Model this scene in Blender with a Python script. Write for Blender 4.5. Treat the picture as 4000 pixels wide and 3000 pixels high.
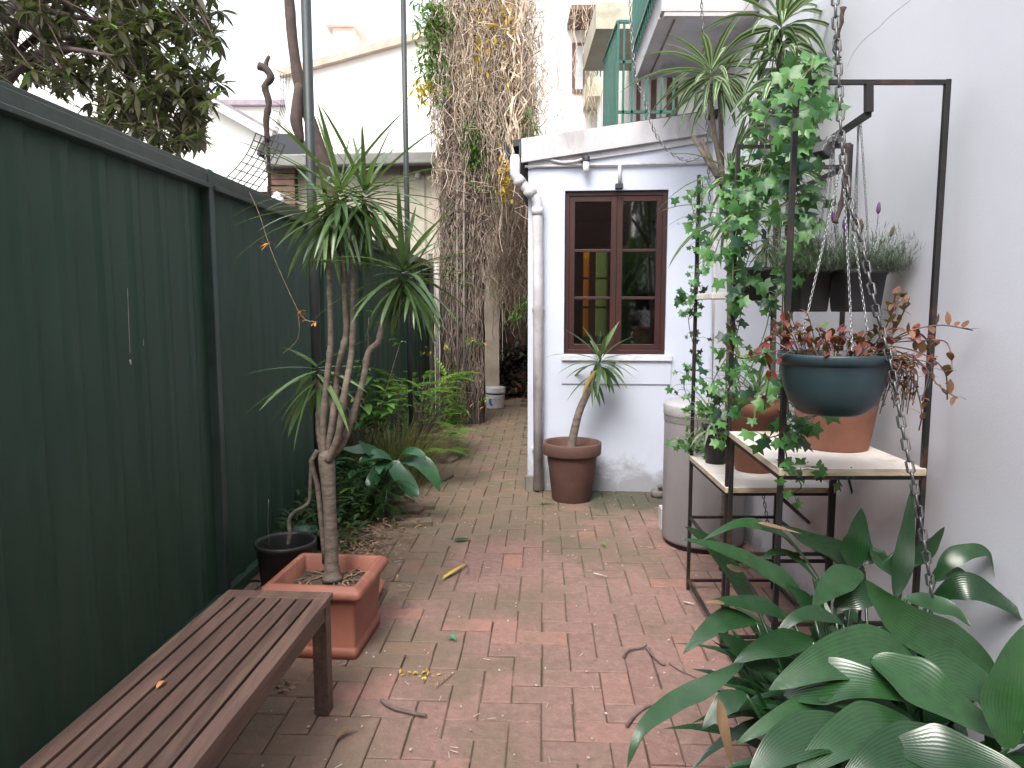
import bpy, math, random
from mathutils import Vector, Matrix, noise as mnoise
R = random.Random(11)
PI = math.pi
for o in list(bpy.data.objects): bpy.data.objects.remove(o)
scene = bpy.context.scene
COL = scene.collection
# ------------------------------------------------------------------ camera
F = 2750.0; H = 1.5; TH = math.atan(290 / 2750)
cam = bpy.data.cameras.new('Camera'); cam.sensor_width = 36; cam.lens = F / 4000 * 36
cam.clip_start = 0.05; cam.clip_end = 600
camo = bpy.data.objects.new('Camera', cam); COL.objects.link(camo)
camo.location = (0, 0, H); camo.rotation_euler = (PI / 2 - TH, 0, 0)
scene.camera = camo
# ------------------------------------------------------------------ sky, sun, exposure
SUN_EL, SUN_AZ = math.radians(52), math.radians(200)
w = bpy.data.worlds.new('World'); scene.world = w; w.use_nodes = True
nt = w.node_tree; bg = nt.nodes['Background']
sky = nt.nodes.new('ShaderNodeTexSky'); sky.sky_type = 'NISHITA'; sky.sun_disc = False
sky.sun_elevation = SUN_EL; sky.sun_rotation = SUN_AZ; sky.air_density = 1.6; sky.dust_density = 3.5
hs = nt.nodes.new('ShaderNodeHueSaturation'); hs.inputs['Saturation'].default_value = 0.32
nt.links.new(sky.outputs[0], hs.inputs['Color']); nt.links.new(hs.outputs[0], bg.inputs['Color'])
bg.inputs['Strength'].default_value = 0.15
sl = bpy.data.lights.new('Sun', 'SUN'); sl.energy = 0.9; sl.angle = math.radians(25); sl.color = (1, .95, .88)
so = bpy.data.objects.new('Sun', sl); COL.objects.link(so)
sd = Vector((math.sin(SUN_AZ) * math.cos(SUN_EL), math.cos(SUN_AZ) * math.cos(SUN_EL), math.sin(SUN_EL)))
so.rotation_euler = sd.to_track_quat('Z', 'Y').to_euler()
vs = scene.view_settings; vs.view_transform = 'Standard'; vs.look = 'None'; vs.exposure = 1.6; vs.gamma = 1
scene.render.resolution_x = 1024; scene.render.resolution_y = 768
# ------------------------------------------------------------------ pixel -> place (photo pixels, 4000 x 3000)
cT, sT = math.cos(TH), math.sin(TH)
def ray(px, py):
    u = (px - 2000) / F; v = (1500 - py) / F
    return Vector((u, cT + v * sT, -sT + v * cT))
def at(px, py, Y):
    d = ray(px, py); return Vector((0, 0, H)) + d * (Y / d.y)
def on(px, py, z=0.0):
    d = ray(px, py); return Vector((0, 0, H)) + d * ((z - H) / d.z)
def V(*a): return Vector(a)
# ------------------------------------------------------------------ materials
def sl2(c): return tuple(c) + (1.0,)
def newmat(name):
    m = bpy.data.materials.new(name); m.use_nodes = True
    t = m.node_tree; return m, t, t.nodes, t.links, t.nodes['Principled BSDF']
def mixc(N, L, fac, a, b):
    x = N.new('ShaderNodeMix'); x.data_type = 'RGBA'
    for k, s in ((0, fac), (6, a), (7, b)):
        if hasattr(s, 'is_linked') or hasattr(s, 'links'): L.new(s, x.inputs[k])
        else: x.inputs[k].default_value = s if k == 0 else sl2(s)
    return x.outputs[2]
def noise_(N, L, scale, detail=4, rough=.55, vec=None, dist=0):
    n = N.new('ShaderNodeTexNoise'); n.inputs['Scale'].default_value = scale
    n.inputs['Detail'].default_value = detail; n.inputs['Roughness'].default_value = rough
    n.inputs['Distortion'].default_value = dist
    if vec is not None: L.new(vec, n.inputs['Vector'])
    return n.outputs['Fac']
def ramp(N, L, fac, lo, hi, a=0., b=1.):
    r = N.new('ShaderNodeMapRange'); r.interpolation_type = 'SMOOTHSTEP'
    L.new(fac, r.inputs[0]); r.inputs[1].default_value = lo; r.inputs[2].default_value = hi
    r.inputs[3].default_value = a; r.inputs[4].default_value = b
    return r.outputs[0]
def math_(N, L, op, a, b=None):
    m = N.new('ShaderNodeMath'); m.operation = op
    for i, s in ((0, a), (1, b)):
        if s is None: continue
        if isinstance(s, (int, float)): m.inputs[i].default_value = s
        else: L.new(s, m.inputs[i])
    return m.outputs[0]
def bump_(N, L, B, h, dist, strength=1.0):
    b = N.new('ShaderNodeBump'); b.inputs['Distance'].default_value = dist; b.inputs['Strength'].default_value = strength
    L.new(h, b.inputs['Height']); L.new(b.outputs[0], B.inputs['Normal'])
def pos_(N): return N.new('ShaderNodeNewGeometry').outputs['Position']
def stretched(N, L, sx, sy, sz):
    m = N.new('ShaderNodeMapping'); m.inputs['Scale'].default_value = (sx, sy, sz)
    L.new(pos_(N), m.inputs[0]); return m.outputs[0]
def tint_(N):
    a = N.new('ShaderNodeAttribute'); a.attribute_name = 'tint'; return a.outputs['Fac']
def surf(name, c1, c2=None, scale=6, rough=.7, metal=0, bump=.002, bs=60, stretch=None, c3=None, s3=1.5, spec=.5, tint=0):
    m, t, N, L, B = newmat(name)
    c2 = c2 or tuple(x * .75 for x in c1)
    v = stretched(N, L, *(stretch or (1, 1, 1)))
    col = mixc(N, L, ramp(N, L, noise_(N, L, scale, 5, .6, v), .35, .65), c1, c2)
    if c3: col = mixc(N, L, ramp(N, L, noise_(N, L, s3, 6, .65, v, .4), .52, .72), col, c3)
    if tint:
        h = N.new('ShaderNodeHueSaturation'); L.new(col, h.inputs['Color'])
        L.new(ramp(N, L, tint_(N), 0, 1, 1 - tint, 1 + tint), h.inputs['Value']); col = h.outputs[0]
    L.new(col, B.inputs['Base Color'])
    B.inputs['Roughness'].default_value = rough; B.inputs['Metallic'].default_value = metal
    B.inputs['Specular IOR Level'].default_value = spec
    if bump: bump_(N, L, B, noise_(N, L, bs, 4, .6, v), bump)
    return m
def leafmat(name, c1, c2, c3=None, rough=.42, trans=.3, vein=0, veinc=None, spec=.5, cut=.93):
    """c1..c2 by leaf tint; tint above cut gives c3 (yellowing); vein>0: stripes across the blade"""
    m, t, N, L, B = newmat(name)
    tv = tint_(N); col = mixc(N, L, tv, c1, c2)
    nz = noise_(N, L, 25, 3, .6, pos_(N))
    col = mixc(N, L, ramp(N, L, nz, .3, .8, 0, .45), col, tuple(x * .55 for x in c1))
    uv = N.new('ShaderNodeUVMap'); sx = N.new('ShaderNodeSeparateXYZ'); L.new(uv.outputs[0], sx.inputs[0])
    if vein:
        s = math_(N, L, 'SINE', math_(N, L, 'MULTIPLY', sx.outputs[0], vein))
        if veinc:
            nn = N.new('ShaderNodeMapping'); nn.inputs['Scale'].default_value = (vein * .35, .6, 1); L.new(uv.outputs[0], nn.inputs[0])
            f = ramp(N, L, math_(N, L, 'ADD', s, math_(N, L, 'MULTIPLY', noise_(N, L, 1.5, 3, .5, nn.outputs[0]), 1.2)), .7, 1.1, 0, .9 if vein < 40 else .22)
            col = mixc(N, L, f, col, veinc)
        bump_(N, L, B, s, .00025, .5)
    if c3: col = mixc(N, L, ramp(N, L, tv, cut, cut + .01), col, c3)
    L.new(col, B.inputs['Base Color']); B.inputs['Roughness'].default_value = rough
    B.inputs['Specular IOR Level'].default_value = spec
    if trans:
        tr = N.new('ShaderNodeBsdfTranslucent'); tc = mixc(N, L, .35, col, (.25, .4, .03)); L.new(tc, tr.inputs['Color'])
        mx = N.new('ShaderNodeMixShader'); mx.inputs[0].default_value = trans
        L.new(B.outputs[0], mx.inputs[1]); L.new(tr.outputs[0], mx.inputs[2])
        L.new(mx.outputs[0], N['Material Output'].inputs['Surface'])
    return m
def wallmat(name, c, stain, dirt, zs=.35):
    m, t, N, L, B = newmat(name)
    p = pos_(N); sep = N.new('ShaderNodeSeparateXYZ'); L.new(p, sep.inputs[0])
    big = noise_(N, L, 1.1, 5, .6, p, .6)
    col = mixc(N, L, ramp(N, L, big, .42, .68, 0, .8), c, stain)
    run = noise_(N, L, 5, 4, .6, stretched(N, L, 2.2, 2.2, .16))
    col = mixc(N, L, ramp(N, L, run, .6, .78, 0, .3), col, stain)
    # rising damp: blotchy dirt near the ground
    h = math_(N, L, 'ADD', sep.outputs[2], math_(N, L, 'MULTIPLY', noise_(N, L, 4.5, 6, .7, p, .5), -zs * 2.3))
    col = mixc(N, L, ramp(N, L, h, -zs * .95, -zs * .25, .9, 0), col, dirt)
    sp = N.new('ShaderNodeTexVoronoi'); sp.inputs['Scale'].default_value = 3.1; L.new(p, sp.inputs['Vector'])
    col = mixc(N, L, ramp(N, L, sp.outputs['Distance'], .025, .04, .55, 0), col, dirt)
    L.new(col, B.inputs['Base Color']); B.inputs['Roughness'].default_value = .62
    hh = math_(N, L, 'ADD', noise_(N, L, 140, 3, .6, p), math_(N, L, 'MULTIPLY', noise_(N, L, 4, 3, .5, p), 3))
    bump_(N, L, B, hh, .0005)
    return m
M = {}
M['white'] = wallmat('white_plaster', (.62, .62, .68), (.58, .58, .64), (.40, .38, .39), .15)
M['shed'] = wallmat('shed_plaster', (.53, .57, .67), (.48, .51, .60), (.27, .27, .29), .34)
M['far_white'] = surf('far_painted_brick', (.82, .81, .79), (.78, .76, .73), 3, .8, bump=.003, bs=20)
M['cream'] = surf('cream_paint', (.50, .47, .38), (.42, .39, .31), 3, .7, c3=(.30, .27, .21), s3=2.5)
M['timber_grey'] = surf('weathered_timber', (.25, .22, .19), (.15, .13, .11), 5, .85, bump=.004, stretch=(8, 8, .7))
M['gutter'] = surf('gutter_paint', (.20, .20, .19), (.16, .155, .145), 4, .5)
M['fascia'] = surf('fascia_paint', (.56, .55, .58), (.46, .45, .47), 5, .55, c3=(.34, .32, .32), s3=3, stretch=(1, 1, .4))
M['soffit'] = surf('soffit_paint', (.52, .49, .49), (.46, .43, .43), 3, .7, c3=(.36, .33, .32))
M['darkroof'] = surf('roof_metal', (.03, .033, .04), (.024, .027, .033), 5, .6, .0)
M['pvc'] = surf('pvc', (.58, .57, .60), (.48, .46, .48), 5, .4, c3=(.36, .33, .33), s3=4, bump=0)
M['fence'] = surf('fence_green', (.026, .060, .040), (.021, .051, .034), 7, .5, .0, bump=.0012, bs=14, stretch=(1, 1, .22), c3=(.034, .064, .047), s3=4, spec=.45)
M['fence_rail'] = surf('fence_rail_green', (.045, .066, .058), (.03, .047, .042), 6, .32, .1, bump=.0005)
M['steel'] = surf('black_steel', (.011, .011, .012), (.02, .015, .014), 9, .5, .1, bump=.0006, bs=90, c3=(.08, .035, .02), s3=9)
M['pole'] = surf('pole_steel', (.032, .040, .042), (.024, .03, .03), 6, .5, .1, bump=.0005)
M['galv'] = surf('galvanised', (.36, .37, .38), (.24, .24, .24), 12, .4, .8, bump=.0003)
M['dchain'] = surf('dull_chain', (.10, .10, .11), (.17, .17, .17), 14, .45, .7, bump=.0003)
M['terra'] = surf('terracotta', (.29, .105, .07), (.23, .085, .06), 5, .6, bump=.0008, c3=(.45, .19, .12), s3=3)
M['terra_old'] = surf('terracotta_old', (.125, .06, .046), (.09, .046, .038), 5, .8, bump=.0012, c3=(.17, .105, .085), s3=4)
M['terra_orange'] = surf('terracotta_light', (.31, .13, .08), (.25, .105, .068), 6, .7, bump=.0008, c3=(.36, .20, .13), s3=5)
M['black_plastic'] = surf('black_plastic', (.014, .014, .016), (.02, .02, .022), 6, .5, bump=.0004)
M['teal'] = surf('teal_plastic', (.020, .042, .050), (.016, .034, .042), 4, .38, bump=.0004, c3=(.04, .06, .07))
M['green_plastic'] = surf('green_plastic', (.015, .05, .035), (.012, .04, .028), 6, .4, bump=0)
M['soil'] = surf('soil', (.055, .038, .026), (.10, .07, .05), 18, .95, bump=.02, bs=35, c3=(.035, .025, .018), s3=9)
M['concrete'] = surf('concrete', (.22, .20, .18), (.14, .13, .12), 5, .9, bump=.003)
M['wood'] = surf('bench_wood', (.125, .075, .060), (.08, .048, .040), 4, .50, bump=.0012, bs=30, stretch=(9, .8, 9), c3=(.17, .105, .072), s3=2.2, tint=.22)
M['board'] = surf('board_white', (.78, .73, .69), (.70, .65, .61), 4, .5, bump=.0004, c3=(.50, .38, .30), s3=5)
M['board_edge'] = surf('board_edge', (.55, .46, .34), (.40, .32, .23), 14, .8, bump=.001, stretch=(1, 1, 6))
M['brown'] = surf('window_wood', (.050, .014, .012), (.034, .011, .010), 6, .42, bump=.0006, stretch=(1, 1, .4))
M['brown_far'] = surf('far_wood', (.16, .09, .07), (.12, .06, .05), 4, .6)
M['green_rail'] = surf('green_railing', (.03, .13, .10), (.025, .10, .08), 6, .4)
M['tank'] = surf('tank_enamel', (.24, .22, .225), (.20, .185, .19), 3, .42, bump=.0003, c3=(.17, .145, .14), s3=2.2, stretch=(1, 1, .35))
M['tank_lid'] = surf('tank_lid', (.44, .43, .44), (.38, .37, .38), 5, .4, bump=0)
M['label'] = surf('sticker', (.5, .48, .4), (.4, .38, .32), 30, .6, bump=0)
M['bark'] = surf('bark', (.16, .115, .095), (.085, .06, .05), 7, .85, bump=.012, bs=18, stretch=(2, 2, .35))
M['bark_pale'] = surf('bark_pale', (.17, .135, .11), (.095, .075, .062), 16, .8, bump=.004, bs=40, stretch=(1, 1, 3))
M['bark_dark'] = surf('bark_dark', (.07, .045, .038), (.045, .03, .026), 8, .85, bump=.008, bs=20)
M['bark_fluted'] = surf('bark_fluted', (.062, .050, .044), (.032, .026, .022), 7, .9, bump=.02, bs=12, stretch=(5, 5, .35), c3=(.12, .10, .085))
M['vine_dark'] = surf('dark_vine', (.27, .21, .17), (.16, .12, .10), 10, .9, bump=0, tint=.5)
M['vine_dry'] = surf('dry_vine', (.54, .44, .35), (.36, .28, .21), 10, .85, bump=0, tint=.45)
M['brick_old'] = surf('old_brick', (.20, .12, .09), (.10, .07, .06), 8, .9, bump=.004)
M['chimney'] = surf('chimney_brick', (.72, .56, .49), (.66, .50, .44), 6, .8)
M['yellow'] = surf('yellow_blind', (.75, .42, .04), (.62, .33, .03), 5, .6, bump=0)
M['frost'] = surf('green_blind', (.42, .46, .26), (.30, .36, .18), 8, .6, bump=0)
def blind(name, c):
    m, t, N, L, B = newmat(name); tr = N.new('ShaderNodeBsdfTranslucent'); tr.inputs['Color'].default_value = sl2(c); B.inputs['Base Color'].default_value = sl2(c)
    tp_ = N.new('ShaderNodeBsdfTransparent'); tp_.inputs['Color'].default_value = sl2(c)
    x1 = N.new('ShaderNodeMixShader'); x1.inputs[0].default_value = .6; L.new(tr.outputs[0], x1.inputs[1]); L.new(tp_.outputs[0], x1.inputs[2])
    x2 = N.new('ShaderNodeMixShader'); x2.inputs[0].default_value = .85; L.new(B.outputs[0], x2.inputs[1]); L.new(x1.outputs[0], x2.inputs[2]); L.new(x2.outputs[0], N['Material Output'].inputs['Surface']); return m
M['yblind'] = blind('yellow_glass', (.9, .55, .05)); M['gblind'] = blind('green_glass', (.62, .72, .38))
M['ivystem'] = surf('ivy_stem', (.12, .16, .06), (.10, .08, .05), 9, .6, bump=0)
M['inner'] = surf('room_dark', (.05, .05, .055), (.04, .04, .042), 4, .8)
M['bucket'] = surf('bucket_white', (.66, .67, .68), (.58, .59, .6), 6, .4, bump=0)
M['blue'] = surf('blue_print', (.04, .16, .42), (.04, .14, .36), 6, .4, bump=0)
M['navy'] = surf('dark_band', (.04, .05, .07), (.03, .04, .05), 6, .4, bump=0)
M['stick'] = surf('stick', (.16, .12, .11), (.10, .07, .065), 20, .8, bump=.001)
M['litter'] = surf('litter_tan', (.27, .175, .105), (.15, .095, .06), 20, .8, bump=0, tint=.4)
M['specks'] = surf('speck_white', (.55, .53, .48), (.35, .32, .27), 20, .8, bump=0)
M['yellowleaf'] = surf('yellow_leaf', (.55, .42, .05), (.45, .25, .06), 20, .6, bump=0)
M['deadleaf'] = surf('dead_leaf', (.20, .125, .07), (.13, .08, .045), 20, .6, bump=0, stretch=(1, 1, .3))
M['dryfoliage'] = leafmat('dry_foliage', (.13, .05, .035), (.24, .11, .06), rough=.7, trans=.2)
M['aspid'] = leafmat('aspidistra_leaf', (.005, .027, .010), (.022, .078, .021), (.45, .36, .08), .27, .09, 80, (.035, .105, .035), .7, .96)
M['strap'] = leafmat('strap_leaf', (.055, .11, .05), (.14, .22, .08), (.40, .30, .08), .26, .25, 0)
M['tree'] = leafmat('tree_leaf', (.055, .058, .034), (.12, .11, .06), (.12, .22, .04), .35, .16)
M['bright'] = leafmat('bright_leaf', (.11, .27, .03), (.24, .44, .06), (.4, .4, .05), .45, .4)
M['ivy'] = leafmat('ivy_leaf', (.035, .13, .04), (.12, .30, .07), (.014, .055, .03), .4, .28, cut=.80)
M['broad'] = leafmat('broad_leaf', (.016, .065, .035), (.04, .12, .045), (.2, .35, .05), .22, .15)
M['fern'] = leafmat('fern_leaf', (.018, .055, .015), (.04, .09, .02), None, .5, .25)
M['grass'] = leafmat('grass_blade', (.12, .15, .045), (.26, .23, .10), (.3, .2, .1), .55, .3)
M['lav'] = leafmat('lavender_leaf', (.07, .105, .07), (.19, .24, .18), None, .6, .15)
M['purple'] = surf('purple_flower', (.17, .08, .25), (.10, .05, .13), 40, .8, bump=0)
M['browncap'] = surf('spent_flower', (.12, .08, .075), (.09, .06, .05), 40, .8, bump=0)
M['red'] = leafmat('red_leaf', (.10, .012, .014), (.20, .04, .022), (.08, .12, .03), .4, .15, cut=.9)
M['varieg'] = leafmat('variegated_leaf', (.025, .085, .03), (.06, .15, .05), None, .36, .2, 13, (.46, .52, .34))
M['vineleaf'] = leafmat('vine_leaf', (.06, .16, .03), (.13, .26, .05), (.62, .42, .04), .5, .35, cut=.72)
M['darkleaf'] = leafmat('dark_leaf', (.03, .065, .04), (.07, .13, .075), (.3, .16, .04), .3, .12)
gm, t, N, L, B = newmat('window_glass')
gl = N.new('ShaderNodeBsdfGlossy'); gl.inputs['Roughness'].default_value = .04; gl.inputs['Color'].default_value = (.9, .9, .9, 1)
tp = N.new('ShaderNodeBsdfTransparent'); tp.inputs['Color'].default_value = (.90, .91, .90, 1)
fr = N.new('ShaderNodeFresnel'); fr.inputs['IOR'].default_value = 1.5
mx = N.new('ShaderNodeMixShader'); L.new(math_(N, L, 'MULTIPLY', fr.outputs[0], 2.2), mx.inputs[0]); L.new(tp.outputs[0], mx.inputs[1]); L.new(gl.outputs[0], mx.inputs[2])
L.new(mx.outputs[0], N['Material Output'].inputs['Surface']); M['glass'] = gm
lm, t, N, L, B = newmat('lamp_glass'); B.inputs['Base Color'].default_value = (.75, .76, .78, 1); B.inputs['Roughness'].default_value = .15; M['bulb'] = lm
# brick paving: per-brick colour (tint) + moss and grime that belong to the paving
m, t, N, L, B = newmat('brick_paver'); p = pos_(N)
tv = tint_(N)
cr = N.new('ShaderNodeValToRGB'); e = cr.color_ramp.elements
e[0].position = 0; e[0].color = (.185, .095, .078, 1); e[1].position = 1; e[1].color = (.235, .128, .112, 1)
for q, c in ((.25, (.20, .108, .09, 1)), (.5, (.185, .105, .085, 1)), (.75, (.215, .115, .094, 1)), (.93, (.29, .115, .08, 1))):
    x = e.new(q); x.color = c
L.new(tv, cr.inputs[0]); col = cr.outputs[0]
col = mixc(N, L, ramp(N, L, noise_(N, L, 26, 5, .7, p), .35, .75, 0, .45), col, (.34, .19, .15))
col = mixc(N, L, ramp(N, L, noise_(N, L, 11, 6, .75, p, .6), .52, .75, 0, .5), col, (.11, .075, .055))
mo = noise_(N, L, 1.35, 6, .62, p, .3)
sep = N.new('ShaderNodeSeparateXYZ'); L.new(p, sep.inputs[0])
mo = math_(N, L, 'ADD', mo, ramp(N, L, sep.outputs[1], 2.4, 6.5, -.04, .15))
mo = math_(N, L, 'ADD', mo, ramp(N, L, sep.outputs[0], -.9, .9, .06, -.05))
col = mixc(N, L, ramp(N, L, mo, .42, .60, 0, .68), col, (.125, .100, .060))
mo2 = math_(N, L, 'ADD', noise_(N, L, 2.6, 6, .6, p, .5), ramp(N, L, sep.outputs[1], 3.6, 5.6, -.05, .07))
col = mixc(N, L, ramp(N, L, mo2, .55, .70, 0, .5), col, (.095, .105, .045))
spk = N.new('ShaderNodeTexVoronoi'); spk.inputs['Scale'].default_value = 46; L.new(p, spk.inputs['Vector'])
col = mixc(N, L, ramp(N, L, spk.outputs['Distance'], .06, .12, .7, 0), col, (.055, .04, .032))
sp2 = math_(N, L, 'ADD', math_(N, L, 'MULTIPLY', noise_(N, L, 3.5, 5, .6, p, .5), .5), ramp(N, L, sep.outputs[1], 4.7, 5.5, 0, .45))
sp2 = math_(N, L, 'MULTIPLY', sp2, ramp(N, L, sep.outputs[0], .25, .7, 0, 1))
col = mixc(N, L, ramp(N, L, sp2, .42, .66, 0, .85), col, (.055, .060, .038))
hv = N.new('ShaderNodeHueSaturation'); hv.inputs['Saturation'].default_value = .86; hv.inputs['Value'].default_value = 1.08; L.new(col, hv.inputs['Color']); col = hv.outputs[0]
L.new(col, B.inputs['Base Color']); B.inputs['Roughness'].default_value = .78; B.inputs['Specular IOR Level'].default_value = .35
hh = math_(N, L, 'ADD', noise_(N, L, 90, 5, .7, p), math_(N, L, 'MULTIPLY', noise_(N, L, 14, 3, .6, p), 2.5))
bump_(N, L, B, hh, .004); M['paver'] = m
# ------------------------------------------------------------------ mesh builder
class MB:
    def __init__(s): s.v = []; s.f = []; s.uv = []; s.t = []; s.sm = []; s.m = []; s.mi = 0
    def face(s, idx, uv=None, t=.5, sm=False):
        s.f.append(idx); s.uv.append(uv or [(0, 0)] * len(idx)); s.t.append(t); s.sm.append(sm); s.m.append(s.mi)
    def add(s, vs): k = len(s.v); s.v.extend([tuple(q) for q in vs]); return k
    def box(s, c, d, rz=0, t=.5, rx=0, ry=0):
        Mx = Matrix.Translation(c) @ Matrix.Rotation(rz, 4, 'Z') @ Matrix.Rotation(ry, 4, 'Y') @ Matrix.Rotation(rx, 4, 'X')
        k = s.add([Mx @ V(x * d[0] / 2, y * d[1] / 2, z * d[2] / 2) for z in (-1, 1) for y in (-1, 1) for x in (-1, 1)])
        for q in ((0, 2, 3, 1), (4, 5, 7, 6), (0, 1, 5, 4), (2, 6, 7, 3), (0, 4, 6, 2), (1, 3, 7, 5)): s.face([k + i for i in q], t=t)
        return s
    def b2(s, x0, x1, y0, y1, z0, z1, t=.5): return s.box(((x0 + x1) / 2, (y0 + y1) / 2, (z0 + z1) / 2), (x1 - x0, y1 - y0, z1 - z0), t=t)
    def bar(s, a, b, w, d=None, up=(0, 0, 1), t=.5):
        """rectangular bar from a to b"""
        a = Vector(a); b = Vector(b); d = d or w; T = (b - a).normalized(); U = Vector(up)
        if abs(T.dot(U)) > .95: U = V(0, 1, 0)
        S = T.cross(U).normalized(); U = S.cross(T)
        k = s.add([p + S * (i * w / 2) + U * (j * d / 2) for p in (a, b) for i, j in ((-1, -1), (1, -1), (1, 1), (-1, 1))])
        for q in ((3, 2, 1, 0), (4, 5, 6, 7), (0, 1, 5, 4), (1, 2, 6, 5), (2, 3, 7, 6), (3, 0, 4, 7)): s.face([k + i for i in q], t=t)
        return s
    def tube(s, pts, r, n=8, t=.5, cap=True, prof=None):
        pts = [Vector(p) for p in pts]; m_ = len(pts)
        rr = r if isinstance(r, (list, tuple)) else [r] * m_
        U = None; rings = []
        for i, p in enumerate(pts):
            T = (pts[min(i + 1, m_ - 1)] - pts[max(i - 1, 0)])
            T = T.normalized() if T.length > 1e-9 else V(0, 0, 1)
            if U is None: U = T.orthogonal().normalized()
            U = (U - T * U.dot(T)); U = U.normalized() if U.length > 1e-6 else T.orthogonal().normalized()
            W = T.cross(U)
            rings.append(s.add([p + (U * math.cos(2 * PI * j / n) + W * math.sin(2 * PI * j / n)) * rr[i] * (prof(j / n, i) if prof else 1) for j in range(n)]))
        for a, b in zip(rings, rings[1:]):
            for j in range(n): s.face([a + j, a + (j + 1) % n, b + (j + 1) % n, b + j], t=t, sm=n > 4)
        if cap: s.face([rings[0] + j for j in range(n)][::-1], t=t); s.face([rings[-1] + j for j in range(n)], t=t)
        return s
    def lathe(s, prof, c, n=32, t=.5, cap=False, sm=True):
        c = Vector(c); rings = [s.add([c + V(r * math.cos(2 * PI * j / n), r * math.sin(2 * PI * j / n), z) for j in range(n)]) for r, z in prof]
        for a, b in zip(rings, rings[1:]):
            for j in range(n): s.face([a + j, a + (j + 1) % n, b + (j + 1) % n, b + j], t=t, sm=sm)
        if cap: s.face([rings[-1] + j for j in range(n)], t=t); s.face([rings[0] + j for j in range(n)][::-1], t=t)
        return s
    def ribbon(s, pts, W, nrm=(0, 0, 1), fold=.15, shape='lance', t=.5, wav=0):
        pts = [Vector(p) for p in pts]; n = len(pts) - 1; nrm = Vector(nrm); ks = []
        for i, p in enumerate(pts):
            u = i / n; T = (pts[min(i + 1, n)] - pts[max(i - 1, 0)]).normalized()
            S = T.cross(nrm)
            if S.length < 1e-3: S = T.orthogonal()
            S.normalize(); Nn = S.cross(T)
            w_ = W * SH[shape](u) / 2
            wl = math.sin(i * .55 + t * 40) * wav * w_; wr = math.sin(i * .48 + t * 70) * wav * w_
            ks.append(s.add([p - S * w_ + Nn * (fold * w_ + wl), p, p + S * w_ + Nn * (fold * w_ + wr)]))
        for i in range(n):
            a, b = ks[i], ks[i + 1]; u0, u1 = i / n, (i + 1) / n
            s.face([a, a + 1, b + 1, b], [(0, u0), (.5, u0), (.5, u1), (0, u1)], t, True)
            s.face([a + 1, a + 2, b + 2, b + 1], [(.5, u0), (1, u0), (1, u1), (.5, u1)], t, True)
        return s
    def leaf(s, p, d, L_, W, droop=.3, seg=3, shape='lance', fold=.15, t=None, nrm=None):
        """grows from p along d, bending down by droop"""
        p = Vector(p); d = Vector(d).normalized(); pts = [p.copy()]; st = L_ / seg
        for i in range(seg):
            pts.append(pts[-1] + d * st); d = (d + V(0, 0, -droop / seg)).normalized()
        if nrm is None: nrm = V(0, 0, 1) if abs(d.z) < .9 else V(R.uniform(-1, 1), R.uniform(-1, 1), .2)
        return s.ribbon(pts, W, nrm, fold, shape, R.random() if t is None else t)
    def ivy(s, p, nrm, tip, size, t=None):
        p = Vector(p); n = Vector(nrm).normalized(); T = Vector(tip); T = (T - n * T.dot(n)); T = T.normalized() if T.length > 1e-3 else n.orthogonal().normalized()
        S = T.cross(n); o = []
        for a, r in ((0, .62), (20, .34), (52, .52), (82, .30), (118, .44), (150, .20), (180, .06), (210, .20), (242, .44), (278, .30), (308, .52), (340, .34)):
            a = math.radians(a); o.append(p + (T * math.cos(a) * r + S * math.sin(a) * r) * size - n * (abs(math.sin(a)) * r * size * .25))
        k = s.add([p + n * size * .03] + o); t = R.random() if t is None else t
        for i in range(12): s.face([k, k + 1 + i, k + 1 + (i + 1) % 12], [(0, 0)] * 3, t, True)
        return s
    def build(s, name, mats, parent=None, loc=None, bevel=0, local=False, label=None, cat=None, group=None, kind=None, subd=0):
        me = bpy.data.meshes.new(name); base = V(0, 0, 0); Mi = Matrix.Identity(4)
        if parent is not None and not local: Mi = WM[parent.name].inverted()
        elif loc is not None: Mi = Matrix.Translation(-Vector(loc))
        me.from_pydata([tuple(Mi @ Vector(q)) for q in s.v], [], s.f); me.update()
        if not isinstance(mats, (list, tuple)): mats = [mats]
        for q in mats: me.materials.append(q)
        me.polygons.foreach_set('use_smooth', s.sm); me.polygons.foreach_set('material_index', s.m)
        a = me.attributes.new('tint', 'FLOAT', 'FACE'); a.data.foreach_set('value', s.t)
        ul = me.uv_layers.new(name='UVMap'); flat = [c for q in s.uv for xy in q for c in xy]; ul.data.foreach_set('uv', flat)
        o = bpy.data.objects.new(name, me); COL.objects.link(o)
        if parent is not None: o.parent = parent; WM[o.name] = WM[parent.name]
        elif loc is not None: o.location = loc; WM[o.name] = Matrix.Translation(loc)
        else: WM[o.name] = Matrix.Identity(4)
        if bevel:
            b = o.modifiers.new('bevel', 'BEVEL'); b.width = bevel; b.segments = 2; b.limit_method = 'ANGLE'; b.angle_limit = math.radians(40)
        if subd: sb = o.modifiers.new('subd', 'SUBSURF'); sb.levels = subd; sb.render_levels = subd
        if label: o['label'] = label
        if cat: o['category'] = cat
        if group: o['group'] = group
        if kind: o['kind'] = kind
        return o
WM = {}
SH = {'lance': lambda u: max(.02, math.sin(PI * min(1, u ** .75 * .96 + .03))),
      'strap': lambda u: max(.02, min(1, .45 + u * 3) * (1 - u ** 3.2) ** .8) if u < 1 else .02,
      'ell': lambda u: max(.03, math.sin(PI * (u * .94 + .04)) ** .7),
      'asp': lambda u: max(.02, min(1, (u * 2.6 + .10)) ** .75 * max(.0, 1 - max(0, (u - .35) / .65) ** 1.55))}
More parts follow.
